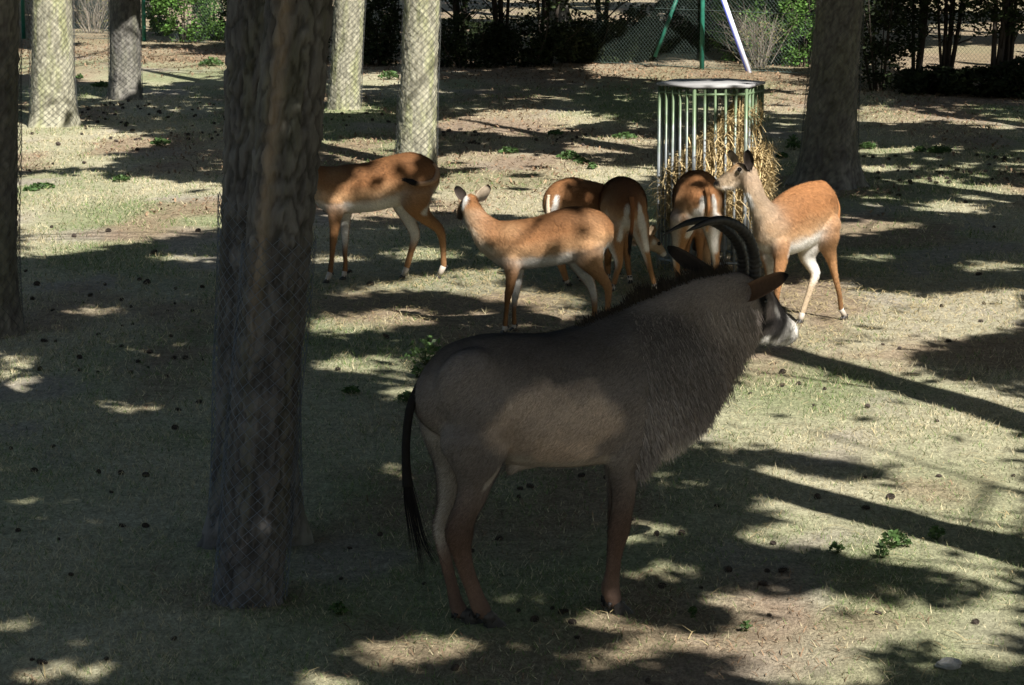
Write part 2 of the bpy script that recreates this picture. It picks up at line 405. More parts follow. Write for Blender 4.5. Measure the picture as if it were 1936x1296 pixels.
            ((1.111, 24.568, 0.59), (1.146, 24.618, 0.38), 0.036, 'white'), ((0.782, 24.558, 0.705), (0.8, 24.558, 0.569), 0.031, 'pale')],
  'back_shade': 0.35,
  'tail': {'col': 'rufousdark',
           'pts': [(1.011, 24.478, 0.84, 0.022), (1.02, 24.458, 0.739, 0.019), (1.016, 24.458, 0.604, 0.016), (1.004, 24.468, 0.499, 0.02), (0.996, 24.468, 0.377, 0.011)],
           'strands': [],
           'tuft': 'black'}},
 {'base': (1.598, 24.846, 0),
  'chains': [{'col': 'rufous',
              'k': 0.04,
              'kind': 'torso',
              'lat': None,
              'pts': [(1.608, 24.846, 0.753, 0.175), (1.606, 24.966, 0.757, 0.229), (1.612, 25.196, 0.74, 0.231), (1.615, 25.396, 0.717, 0.215)],
              'ratio': 0.86,
              'under': 'white'},
             {'col': 'rufous', 'k': 0.03, 'kind': 'neck', 'lat': None, 'pts': [(1.63, 25.466, 0.667, 0.16), (1.679, 25.626, 0.483, 0.102), (1.708, 25.686, 0.334, 0.072)], 'ratio': 0.75, 'under': None},
             {'col': 'flank', 'k': 0.03, 'kind': 'hump', 'lat': None, 'pts': [(1.496, 24.866, 0.737, 0.118), (1.474, 24.846, 0.556, 0.108)], 'ratio': 0.9, 'under': None},
             {'col': 'flank', 'k': 0.03, 'kind': 'hump', 'lat': None, 'pts': [(1.705, 24.866, 0.737, 0.109), (1.728, 24.846, 0.556, 0.09)], 'ratio': 0.9, 'under': None},
             {'col': 'flank', 'k': 0.02, 'kind': 'head', 'lat': None, 'pts': [(1.713, 25.686, 0.31, 0.071), (1.723, 25.686, 0.215, 0.058), (1.742, 25.666, 0.113, 0.038)], 'ratio': 0.8, 'under': None},
             {'col': 'leg',
              'inner': 'white',
              'k': 0.012,
              'kind': 'leg',
              'lat': None,
              'pts': [(1.469, 24.846, 0.588, 0.136), (1.447, 24.846, 0.432, 0.082), (1.426, 24.846, 0.313, 0.049), (1.417, 24.846, 0.23, 0.036), (1.428, 24.846, 0.129, 0.025), (1.433, 24.846, 0.06, 0.025)],
              'ratio': 0.85,
              'under': None},
             {'col': 'leg',
              'inner': 'white',
              'k': 0.012,
              'kind': 'leg',
              'lat': None,
              'pts': [(1.723, 24.846, 0.588, 0.117), (1.739, 24.846, 0.442, 0.073), (1.749, 24.846, 0.327, 0.045), (1.759, 24.846, 0.244, 0.034), (1.76, 24.846, 0.143, 0.025), (1.757, 24.846, 0.065, 0.025)],
              'ratio': 0.85,
              'under': None},
             {'col': 'foreleg',
              'inner': None,
              'k': 0.012,
              'kind': 'leg',
              'lat': None,
              'pts': [(1.545, 25.426, 0.484, 0.102), (1.538, 25.426, 0.32, 0.043), (1.535, 25.441, 0.187, 0.028), (1.537, 25.453, 0.072, 0.024)],
              'ratio': 0.85,
              'under': None},
             {'col': 'foreleg',
              'inner': None,
              'k': 0.012,
              'kind': 'leg',
              'lat': None,
              'pts': [(1.649, 25.446, 0.482, 0.093), (1.655, 25.446, 0.318, 0.043), (1.657, 25.452, 0.185, 0.029), (1.659, 25.457, 0.071, 0.024)],
              'ratio': 0.85,
              'under': None}],
  'ears': [((1.773, 25.666, 0.279), (1.853, 25.646, 0.206), 0.059, (0, -1, 0.2), 'pale', 'black'), ((1.666, 25.686, 0.296), (1.62, 25.686, 0.22), 0.059, (0, -1, 0.2), 'eardark', 'black')],
  'eyes': [((1.782, 25.646, 0.244), 0.014)],
  'face': (-0.05, 1.0),
  'hooves': [((1.429, 24.846, 0.0), (1.433, 24.846, 0.06, 0.025)), ((1.757, 24.846, 0.0), (1.757, 24.846, 0.065, 0.025)), ((1.538, 25.461, 0.0), (1.537, 25.453, 0.072, 0.024)),
             ((1.66, 25.461, 0.0), (1.659, 25.457, 0.071, 0.024))],
  'horns': [],
  'name': 'feeder_a',
  'paint': [((1.637, 24.666, 0.81), (1.6, 24.706, 0.642), 0.031, 'white'), ((1.599, 24.696, 0.688), (1.533, 24.766, 0.497), 0.049, 'white'), ((1.738, 24.706, 0.814), (1.762, 24.746, 0.591), 0.036, 'white'),
            ((1.753, 24.746, 0.614), (1.737, 24.806, 0.355), 0.045, 'white')],
  'back_shade': 0.1,
  'tail': {'col': 'rufous',
           'pts': [(1.659, 24.676, 0.89, 0.022), (1.671, 24.646, 0.812, 0.018), (1.677, 24.646, 0.717, 0.015), (1.67, 24.666, 0.628, 0.013), (1.667, 24.676, 0.563, 0.011)],
           'strands': [],
           'tuft': 'flank'}},
 {'base': (2.649, 23.138, 0),
  'chains': [{'col': 'rufous',
              'k': 0.05,
              'kind': 'torso',
              'lat': None,
              'pts': [(2.532, 23.073, 0.916, 0.053), (2.432, 23.009, 0.915, 0.17), (2.307, 22.926, 0.857, 0.235), (2.156, 22.826, 0.793, 0.209), (2.059, 22.761, 0.768, 0.177)],
              'ratio': 0.6,
              'under': 'white'},
             {'col': 'neckgrey',
              'k': 0.04,
              'kind': 'neck',
              'lat': None,
              'pts': [(2.055, 22.718, 0.79, 0.15), (1.975, 22.678, 0.912, 0.09), (1.912, 22.638, 1.029, 0.066), (1.877, 22.638, 1.133, 0.062), (1.845, 22.658, 1.21, 0.064)],
              'ratio': 0.75,
              'under': 'pale'},
             {'col': 'rufous', 'k': 0.03, 'kind': 'hump', 'lat': None, 'pts': [(2.454, 22.986, 0.985, 0.13), (2.488, 22.997, 0.785, 0.1)], 'ratio': 0.6, 'under': None},
             {'col': 'rufous', 'k': 0.03, 'kind': 'hump', 'lat': None, 'pts': [(2.448, 23.02, 1.057, 0.08), (2.314, 22.932, 1.017, 0.092)], 'ratio': 0.7, 'under': None},
             {'col': 'flank', 'k': 0.05, 'kind': 'hump', 'lat': None, 'pts': [(2.154, 22.806, 0.851, 0.124), (2.124, 22.775, 0.665, 0.075)], 'ratio': 0.6, 'under': None},
             {'col': 'facepale',
              'k': 0.02,
              'kind': 'head',
              'lat': (0, 1, 0),
              'pts': [(1.84, 22.658, 1.231, 0.074), (1.778, 22.658, 1.243, 0.067), (1.704, 22.658, 1.202, 0.049), (1.639, 22.658, 1.164, 0.035), (1.602, 22.658, 1.143, 0.029)],
              'ratio': 0.72,
              'under': None},
             {'col': 'pale', 'k': 0.02, 'kind': 'head', 'lat': (0, 1, 0), 'pts': [(1.812, 22.658, 1.173, 0.059), (1.713, 22.658, 1.139, 0.033), (1.631, 22.658, 1.123, 0.022)], 'ratio': 0.7, 'under': None},
             {'col': 'foreleg',
              'inner': None,
              'k': 0.03,
              'kind': 'leg',
              'lat': None,
              'pts': [(2.106, 22.668, 0.671, 0.078), (2.112, 22.668, 0.553, 0.046), (2.098, 22.641, 0.465, 0.032), (2.085, 22.616, 0.385, 0.027), (2.075, 22.581, 0.272, 0.02), (2.065, 22.544, 0.152, 0.019),
                      (2.056, 22.516, 0.064, 0.022)],
              'ratio': 0.85,
              'under': None},
             {'col': 'foreleg',
              'inner': 'white',
              'k': 0.012,
              'kind': 'leg',
              'lat': None,
              'pts': [(2.021, 22.778, 0.623, 0.083), (2.027, 22.778, 0.496, 0.04), (2.035, 22.806, 0.4, 0.029), (2.047, 22.835, 0.298, 0.024), (2.052, 22.867, 0.187, 0.02), (2.051, 22.895, 0.089, 0.021)],
              'ratio': 0.85,
              'under': None},
             {'col': 'leg',
              'inner': None,
              'k': 0.012,
              'kind': 'leg',
              'lat': None,
              'pts': [(2.493, 23.0, 0.763, 0.134), (2.516, 23.0, 0.615, 0.072), (2.547, 23.027, 0.513, 0.043), (2.567, 23.049, 0.434, 0.031), (2.598, 23.08, 0.318, 0.024), (2.629, 23.11, 0.206, 0.021),
                      (2.648, 23.143, 0.085, 0.022)],
              'ratio': 0.85,
              'under': None},
             {'col': 'legpale',
              'inner': 'white',
              'k': 0.012,
              'kind': 'leg',
              'lat': None,
              'pts': [(2.378, 23.017, 0.676, 0.126), (2.355, 23.017, 0.54, 0.068), (2.389, 23.007, 0.456, 0.044), (2.419, 22.998, 0.394, 0.036), (2.39, 22.986, 0.297, 0.028), (2.352, 22.971, 0.18, 0.023),
                      (2.319, 22.958, 0.08, 0.024)],
              'ratio': 0.85,
              'under': None}],
  'ears': [((1.768, 22.698, 1.297), (1.699, 22.738, 1.401), 0.055, (-0.3, -1, 0.1), 'facepale', 'black'), ((1.854, 22.578, 1.264), (1.828, 22.538, 1.425), 0.072, (-0.3, -1, 0.1), 'eardark', 'black')],
  'eyes': [((1.772, 22.583, 1.268), 0.0189)],
  'face': (-0.82, -0.57),
  'hooves': [((2.038, 22.497, 0.0), (2.056, 22.516, 0.064, 0.022)), ((2.042, 22.92, 0.0), (2.051, 22.895, 0.089, 0.021)), ((2.677, 23.166, 0.0), (2.648, 23.143, 0.085, 0.022)),
             ((2.298, 22.947, 0.0), (2.319, 22.958, 0.08, 0.024))],
  'horns': [],
  'name': 'watcher',
  'paint': [((1.772, 22.588, 1.271), (1.772, 22.588, 1.271), 0.033, 'white'), ((1.592, 22.638, 1.158), (1.592, 22.638, 1.158), 0.029, 'black'), ((1.644, 22.618, 1.123), (1.752, 22.618, 1.11), 0.021, 'white'),
            ((1.617, 22.588, 1.135), (1.667, 22.588, 1.139), 0.009, 'black'), ((1.815, 22.618, 1.318), (1.841, 22.618, 1.276), 0.029, 'eardark'), ((1.824, 22.578, 1.057), (1.899, 22.538, 0.779), 0.037, 'white'),
            ((2.172, 22.694, 0.6), (2.417, 22.856, 0.613), 0.058, 'white'), ((2.457, 22.929, 0.713), (2.52, 22.987, 0.553), 0.019, 'white'), ((1.702, 22.638, 1.258), (1.8, 22.638, 1.332), 0.021, 'flank')],
  'back_shade': 0.05,
  'tail': {'col': 'rufous',
           'pts': [(2.573, 23.158, 0.991, 0.025), (2.606, 23.168, 0.904, 0.023), (2.604, 23.168, 0.785, 0.021), (2.584, 23.158, 0.658, 0.017), (2.554, 23.138, 0.554, 0.013)],
           'strands': [],
           'tuft': 'black'}}]
GAPS = [[(-9.67, 57.17), (-8.19, 58.85), (-6.61, 57.17), (-6.09, 54.53), (-5.14, 49.42), (-6.11, 48.23), (-7.52, 49.42), (-8.58, 50.67)], [(-6.08, 55.59), (-5.52, 55.59), (-4.95, 50.67), (-5.24, 51.32)],
 [(-6.86, 40.17), (-5.6, 40.01), (-4.62, 37.95), (-5.06, 36.83), (-5.21, 34.88), (-6.01, 35.13)],
 [(-5.8, 33.87), (-4.89, 33.99), (-3.26, 32.59), (-3.14, 30.86), (-2.97, 28.78), (-3.44, 28.08), (-4.16, 27.04), (-4.59, 26.67)], [(-3.23, 27.19), (-2.81, 27.04), (-2.75, 26.53), (-3.31, 26.6)],
 [(-3.85, 21.57), (-3.61, 21.22), (-3.43, 20.33), (-3.43, 19.81), (-3.27, 19.12), (-2.95, 18.3), (-3.03, 18.01), (-3.3, 18.43)], [(-2.79, 19.41), (-2.59, 19.55), (-2.39, 19.31), (-2.5, 19.12), (-2.73, 19.2)],
 [(-3.66, 23.76), (-3.23, 23.82), (-3.14, 23.47), (-3.56, 23.36)], [(-2.6, 50.67), (-2.0, 50.93), (-1.88, 48.0), (-2.44, 48.23)], [(-2.45, 38.1), (-1.89, 38.69), (-1.6, 37.74), (-1.79, 36.69), (-2.35, 37.03)],
 [(-1.06, 41.43), (-0.52, 41.95), (-0.06, 42.85), (0.64, 43.22), (1.23, 41.69), (1.29, 41.09), (0.61, 41.09), (0.45, 39.61), (0.23, 39.15), (-0.49, 39.93), (-1.02, 40.09)],
 [(0.96, 38.47), (1.89, 38.69), (1.85, 37.95), (1.08, 36.69), (0.9, 37.38)], [(-0.72, 36.35), (-0.05, 36.83), (0.59, 35.26), (1.21, 34.64), (1.71, 34.88), (1.44, 34.04), (0.82, 33.87), (0.2, 34.64), (-0.43, 34.88)],
 [(-0.8, 33.87), (-0.42, 34.16), (0.2, 33.47), (1.32, 34.16), (1.23, 33.3), (0.46, 32.91), (0.35, 30.71), (-0.21, 30.38), (-0.59, 30.57)], [(-1.72, 30.48), (-1.06, 30.76), (-0.93, 30.29), (-1.46, 29.83)],
 [(-1.81, 26.89), (-1.43, 27.04), (-1.43, 26.11), (-1.76, 26.04)], [(-1.17, 27.34), (-0.85, 27.65), (-0.54, 27.27), (-0.58, 26.6), (-1.07, 26.67)],
 [(-0.61, 25.86), (-0.13, 26.21), (-0.08, 25.04), (0.55, 24.41), (0.57, 23.67), (0.14, 23.82), (-0.3, 24.11), (-0.63, 24.78), (-1.21, 24.47), (-1.61, 24.41), (-1.23, 25.04)],
 [(-1.61, 23.25), (-1.16, 23.53), (-0.91, 23.67), (-0.42, 23.36), (-0.1, 23.53), (-0.1, 22.92), (-0.58, 23.03), (-0.83, 22.65), (-1.11, 22.39), (-1.55, 22.39)],
 [(0.07, 23.53), (0.61, 23.53), (0.52, 23.03), (0.09, 22.71)], [(-1.44, 21.22), (-1.06, 21.41), (-0.81, 20.99), (-0.95, 20.65), (-1.37, 20.76)], [(-0.92, 20.01), (-0.67, 20.33), (-0.65, 19.67), (-0.82, 19.55)],
 [(-0.86, 17.3), (-0.67, 17.39), (-0.64, 17.08), (-0.85, 17.01)], [(3.96, 46.23), (4.78, 46.01), (4.44, 42.67), (3.68, 42.85)], [(5.13, 43.41), (5.72, 43.6), (6.07, 41.6), (5.47, 41.09), (4.86, 41.09)],
 [(6.38, 42.13), (7.34, 41.69), (7.04, 39.93), (6.59, 40.58)], [(4.45, 37.52), (4.98, 37.31), (4.83, 36.69), (4.35, 36.69)], [(4.24, 35.13), (4.64, 35.26), (4.56, 34.64), (4.16, 34.4)],
 [(4.49, 33.58), (5.27, 33.47), (5.2, 33.02), (4.48, 33.02)], [(5.14, 32.48), (5.76, 32.59), (5.6, 31.65), (5.12, 31.75)], [(4.35, 31.2), (5.05, 31.35), (4.83, 30.66), (4.37, 30.57)],
 [(3.3, 29.38), (3.91, 29.56), (3.83, 28.95), (3.5, 28.45), (3.19, 28.37)], [(3.08, 26.97), (3.45, 27.19), (3.59, 26.75), (3.37, 26.53), (3.08, 26.6)],
 [(4.09, 26.46), (4.56, 26.67), (4.69, 26.39), (4.61, 25.97), (4.11, 25.97)],
 [(1.05, 24.66), (1.52, 24.88), (2.26, 25.04), (2.9, 25.36), (3.06, 24.78), (3.3, 24.53), (3.86, 24.66), (4.45, 25.04), (4.02, 22.57), (3.2, 21.94), (2.8, 20.99), (2.64, 21.27), (2.2, 22.06), (1.77, 22.19),
  (1.42, 23.25)],
 [(2.54, 21.82), (2.91, 20.99), (3.23, 20.29), (3.5, 19.55), (3.43, 19.16), (2.87, 20.65), (2.37, 21.74)],
 [(1.71, 21.5), (2.06, 21.41), (2.5, 20.18), (2.92, 19.18), (3.29, 18.36), (2.82, 15.61), (2.61, 15.87), (2.37, 16.49), (2.28, 16.78), (2.4, 17.31), (2.06, 17.58), (1.5, 17.91), (1.0, 18.25), (1.0, 18.53),
  (1.55, 20.33)],
 [(1.22, 17.42), (1.64, 17.27), (1.98, 16.9), (2.24, 16.71), (2.58, 15.87), (2.29, 15.97), (1.95, 16.56), (1.52, 17.01)], [(0.76, 17.01), (1.14, 17.01), (1.28, 16.78), (0.88, 16.81)],
 [(1.25, 15.58), (1.51, 15.81), (1.73, 15.68), (1.99, 15.87), (2.18, 15.52), (2.69, 14.89), (2.61, 14.44), (2.48, 14.37), (2.22, 14.65), (1.88, 15.03), (1.68, 15.2), (1.24, 15.4)],
 [(1.45, 16.49), (1.67, 16.28), (1.87, 15.87), (1.68, 15.81), (1.47, 16.01)],
 [(0.91, 14.03), (1.15, 14.28), (1.37, 14.35), (1.68, 14.24), (1.97, 13.99), (2.27, 14.05), (2.58, 14.24), (2.43, 13.4), (1.94, 13.4), (1.5, 13.53), (1.11, 13.76)],
 [(0.61, 13.49), (1.09, 13.45), (1.3, 13.56), (1.67, 13.24), (1.4, 13.03), (1.06, 13.07), (0.7, 13.21)], [(1.09, 12.81), (1.53, 12.94), (1.77, 12.85), (1.59, 12.58), (1.14, 12.58)],
 [(1.86, 13.21), (2.39, 13.17), (2.37, 13.03), (2.03, 13.03)], [(0.65, 14.71), (0.89, 14.84), (0.91, 14.68), (0.68, 14.54)], [(0.24, 13.76), (0.6, 13.79), (0.64, 13.54), (0.29, 13.6)],
 [(-0.69, 13.3), (-0.48, 13.49), (-0.22, 13.39), (-0.19, 13.07), (-0.5, 12.88), (-0.65, 12.98)], [(-0.98, 12.82), (-0.6, 12.88), (-0.54, 12.58), (-1.01, 12.58)],
 [(-0.14, 14.16), (0.11, 14.22), (0.11, 14.09), (-0.13, 14.05)], [(-2.32, 12.79), (-1.9, 12.88), (-1.78, 12.68), (-2.29, 12.62)], [(0.27, 13.03), (0.62, 13.15), (0.66, 12.98), (0.32, 12.88)],
 [(-2.47, 13.64), (-2.34, 13.74), (-2.29, 13.59), (-2.45, 13.5)], [(1.94, 22.29), (2.21, 22.11), (2.88, 20.76), (3.45, 19.27), (3.28, 18.29), (2.49, 20.08), (1.86, 21.41)],
 [(1.55, 17.31), (1.96, 16.71), (2.78, 15.42), (2.68, 14.82), (2.17, 15.49), (1.45, 16.56)], [(-1.6, 72.13), (0.43, 74.25), (2.0, 72.65), (3.32, 70.12), (3.17, 66.87), (0.4, 69.16), (-1.47, 68.69)],
 [(-0.99, 80.79), (3.98, 82.1), (3.73, 77.09), (-0.25, 77.09)], [(1.56, 53.09), (2.55, 53.66), (4.05, 51.72), (5.13, 49.42), (4.85, 46.66), (3.78, 48.23), (2.35, 49.42), (1.58, 50.67)],
 [(7.81, 57.67), (10.35, 59.02), (9.18, 52.26), (7.02, 51.45)], [(9.34, 65.99), (11.87, 67.76), (10.99, 62.7), (9.28, 62.31)], [(10.36, 78.28), (14.25, 81.44), (12.72, 72.65), (10.26, 71.62)],
 [(-9.88, 78.28), (-7.92, 81.44), (-6.6, 67.76), (-7.91, 63.49)], [(-9.67, 64.51), (-8.82, 63.89), (-8.15, 59.02), (-8.96, 59.72)], [(-7.77, 81.44), (-4.83, 81.44), (-4.31, 72.65), (-6.94, 72.65)]]
LITBODIES = [(1.81, 23.7, 0.16), (1.92, 23.88, 0.18), (1.97, 23.52, 0.14), (1.69, 23.64, 0.1), (2.09, 23.7, 0.12), (2.39, 23.38, 0.07), (2.52, 23.23, 0.06), (2.62, 23.1, 0.07), (2.09, 23.52, 0.08), (2.22, 23.4, 0.08),
 (2.27, 23.23, 0.07), (2.3, 23.06, 0.08), (1.37, 23.59, 0.09), (1.14, 23.79, 0.13), (1.05, 23.73, 0.1), (1.26, 23.73, 0.1), (1.11, 23.94, 0.08), (0.97, 23.95, 0.07), (1.47, 23.43, 0.09), (1.59, 23.26, 0.09),
 (1.12, 25.64, 0.13), (1.04, 25.6, 0.1), (1.28, 25.53, 0.12), (1.38, 25.4, 0.1), (1.22, 25.42, 0.1), (1.51, 25.17, 0.08), (1.6, 25.0, 0.06), (0.01, 25.79, 0.13), (0.04, 25.65, 0.11), (0.14, 25.72, 0.1),
 (1.08, 25.62, 0.08), (1.17, 25.55, 0.06), (0.73, 25.22, 0.06), (0.84, 25.04, 0.05), (0.95, 24.89, 0.05), (-0.38, 22.94, 0.08), (-0.81, 23.25, 0.1), (-0.7, 23.12, 0.09), (-0.35, 22.84, 0.08), (-0.23, 22.68, 0.06),
 (0.22, 23.0, 0.09), (0.33, 22.9, 0.08), (-0.85, 23.36, 0.1), (-0.76, 23.4, 0.06), (0.58, 22.6, 0.06), (-1.63, 25.97, 0.09), (-1.84, 26.02, 0.08), (-1.97, 25.96, 0.08), (-1.82, 25.75, 0.06), (-1.46, 26.0, 0.06),
 (-1.26, 26.14, 0.05), (-1.21, 25.96, 0.07), (-0.98, 25.75, 0.08), (-0.79, 25.57, 0.06), (0.63, 27.14, 0.15), (0.87, 27.05, 0.18), (1.06, 27.05, 0.2), (1.25, 27.05, 0.2), (1.41, 27.09, 0.2), (1.63, 26.77, 0.2),
 (1.52, 26.63, 0.18), (1.28, 26.63, 0.15), (0.97, 26.77, 0.15), (1.88, 26.4, 0.15), (1.69, 26.31, 0.12), (1.68, 27.09, 0.2), (1.88, 26.8, 0.18), (1.83, 26.94, 0.18), (1.43, 27.27, 0.18), (0.69, 15.6, 0.2),
 (0.64, 15.54, 0.2), (0.89, 27.75, 0.3), (1.17, 27.76, 0.2), (0.65, 27.75, 0.2), (3.34, 53.61, 0.3), (3.49, 53.33, 0.3), (3.64, 53.05, 0.3), (3.8, 52.78, 0.3), (3.57, 53.61, 0.3), (3.72, 53.33, 0.3), (3.87, 53.05, 0.3),
 (4.02, 52.78, 0.3), (3.8, 53.61, 0.3), (3.95, 53.33, 0.3), (4.1, 53.05, 0.3), (4.25, 52.78, 0.3), (4.02, 53.61, 0.3), (4.18, 53.33, 0.3), (4.33, 53.05, 0.3), (4.48, 52.78, 0.3), (4.25, 53.61, 0.3), (4.4, 53.33, 0.3),
 (4.56, 53.05, 0.3), (4.71, 52.78, 0.3), (4.48, 53.61, 0.3), (4.63, 53.33, 0.3), (4.79, 53.05, 0.3), (4.94, 52.78, 0.3), (4.71, 53.61, 0.3), (4.86, 53.33, 0.3), (5.01, 53.05, 0.3), (5.17, 52.78, 0.3),
 (-7.84, 60.12, 0.3), (-7.68, 59.81, 0.3), (-7.54, 59.54, 0.3), (-7.6, 60.12, 0.3), (-7.44, 59.81, 0.3), (-7.3, 59.54, 0.3), (-7.37, 60.12, 0.3), (-7.21, 59.81, 0.3), (-7.07, 59.54, 0.3), (-7.13, 60.12, 0.3),
 (-6.97, 59.81, 0.3), (-6.83, 59.54, 0.3), (-6.9, 60.12, 0.3), (-6.73, 59.81, 0.3), (-6.59, 59.54, 0.3), (-6.66, 60.12, 0.3), (-6.5, 59.81, 0.3), (-6.36, 59.54, 0.3), (-6.42, 60.12, 0.3), (-6.26, 59.81, 0.3),
 (-6.12, 59.54, 0.3), (-2.61, 49.77, 0.25), (-2.45, 49.51, 0.25), (-2.09, 49.42, 0.25), (-0.68, 21.1, 0.16), (-0.73, 20.47, 0.12), (0.68, 35.94, 0.2), (-6.43, 40.67, 0.42), (-6.5, 40.8, 0.42), (-6.57, 40.94, 0.42),
 (-6.64, 41.08, 0.42), (-6.71, 41.22, 0.42), (-6.78, 41.36, 0.42), (-6.85, 41.49, 0.42), (-6.92, 41.63, 0.42), (-6.99, 41.77, 0.42), (-7.06, 41.9, 0.42), (-7.13, 42.04, 0.42), (-7.2, 42.18, 0.42), (-7.27, 42.31, 0.42),
 (-7.34, 42.45, 0.42), (-2.51, 43.41, 0.36), (-2.56, 43.52, 0.36), (-2.61, 43.62, 0.36), (-2.66, 43.73, 0.36), (-2.71, 43.83, 0.36), (-2.75, 43.93, 0.36), (-2.8, 44.04, 0.36), (-2.85, 44.14, 0.36), (-2.9, 44.25, 0.36),
 (-2.95, 44.35, 0.36), (-3.0, 44.46, 0.36), (-3.04, 44.56, 0.36), (-3.09, 44.66, 0.36), (-3.14, 44.77, 0.36), (-1.16, 35.26, 0.38), (-1.24, 35.41, 0.38), (-1.32, 35.57, 0.38), (-1.39, 35.73, 0.38), (-1.47, 35.88, 0.38),
 (-1.54, 36.04, 0.38), (-1.62, 36.19, 0.38), (-1.69, 36.35, 0.38), (-1.77, 36.5, 0.38), (-1.84, 36.66, 0.38), (-1.92, 36.81, 0.38), (-1.99, 36.97, 0.38), (-2.07, 37.12, 0.38), (-2.14, 37.27, 0.38), (-6.14, 45.58, 0.2),
 (-6.16, 45.61, 0.2), (-6.17, 45.63, 0.2), (-6.19, 45.65, 0.2), (-6.2, 45.68, 0.2), (-6.22, 45.7, 0.2), (-6.23, 45.73, 0.2), (-6.25, 45.75, 0.2), (-6.27, 45.78, 0.2), (-6.28, 45.8, 0.2), (-6.3, 45.83, 0.2),
 (-6.31, 45.85, 0.2), (-6.33, 45.88, 0.2), (-6.34, 45.9, 0.2)]
THINBODIES = [(0.67, 15.51, 0.1), (0.6, 15.54, 0.09)]
TREES = [{'base': (-1.311, 14.071, 0.0),
  'flare': 0.12,
  'guard': 1.88,
  'label': 'slim leaning mesh-wrapped trunk with a pale bark strip, in front of its twin',
  'r0': 0.164,
  'r1': 0.164,
  'tint': 1,
  'top': (-1.025, 14.071, 2.978)},
 {'base': (-1.4, 15.398, 0.0), 'flare': 0.75, 'guard': 1.93, 'label': 'thick dark mesh-wrapped trunk right behind the slim leaning one', 'r0': 0.224, 'r1': 0.204, 'tint': 1, 'top': (-1.297, 15.398, 2.916)},
 {'base': (-4.166, 22.393, 0.0),
  'flare': 0.3,
  'guard': 2.35,
  'label': 'grey mesh-wrapped trunk with flared foot, alone at the far side of the shaded grass',
  'r0': 0.297,
  'r1': 0.318,
  'tint': 0,
  'top': (-4.088, 22.393, 2.592)},
 {'base': (-6.426, 40.667, 0.0), 'flare': 0.35, 'guard': 3.0, 'label': 'sunlit pale trunk in wire mesh with a root spreading at its foot', 'r0': 0.311, 'r1': 0.274, 'tint': 2, 'top': (-6.395, 40.667, 1.744)},
 {'base': (-6.017, 45.282, 0.0), 'flare': 0.45, 'guard': 3.0, 'label': 'shaded blue-grey trunk with flared foot beside the green fence post', 'r0': 0.239, 'r1': 0.239, 'tint': 0, 'top': (-5.992, 45.282, 1.53)},
 {'base': (-2.511, 43.412, 0.0), 'flare': 0.12, 'guard': 3.0, 'label': 'sunlit pale leaning trunk in wire mesh close to the hedge', 'r0': 0.237, 'r1': 0.221, 'tint': 2, 'top': (-2.409, 43.412, 1.617)},
 {'base': (-1.165, 34.884, 0.0), 'flare': 0.1, 'guard': 3.0, 'label': 'sunlit pale trunk in wire mesh behind the rump of the walking antelope', 'r0': 0.241, 'r1': 0.209, 'tint': 2, 'top': (-1.072, 34.884, 2.012)},
 {'base': (3.571, 32.912, 0.0), 'flare': 0.6, 'guard': 3.0, 'label': 'big dark shaded trunk with broad roots behind the hay rack', 'r0': 0.311, 'r1': 0.257, 'tint': 0, 'top': (3.689, 32.912, 2.104)}]
OFF = [{'base': (5.071, 15.186, 0), 'lean': (0.049, 0.024), 'r': 0.22}, {'base': (4.411, 12.77, 0), 'lean': (-0.126, -0.078), 'r': 0.24}]
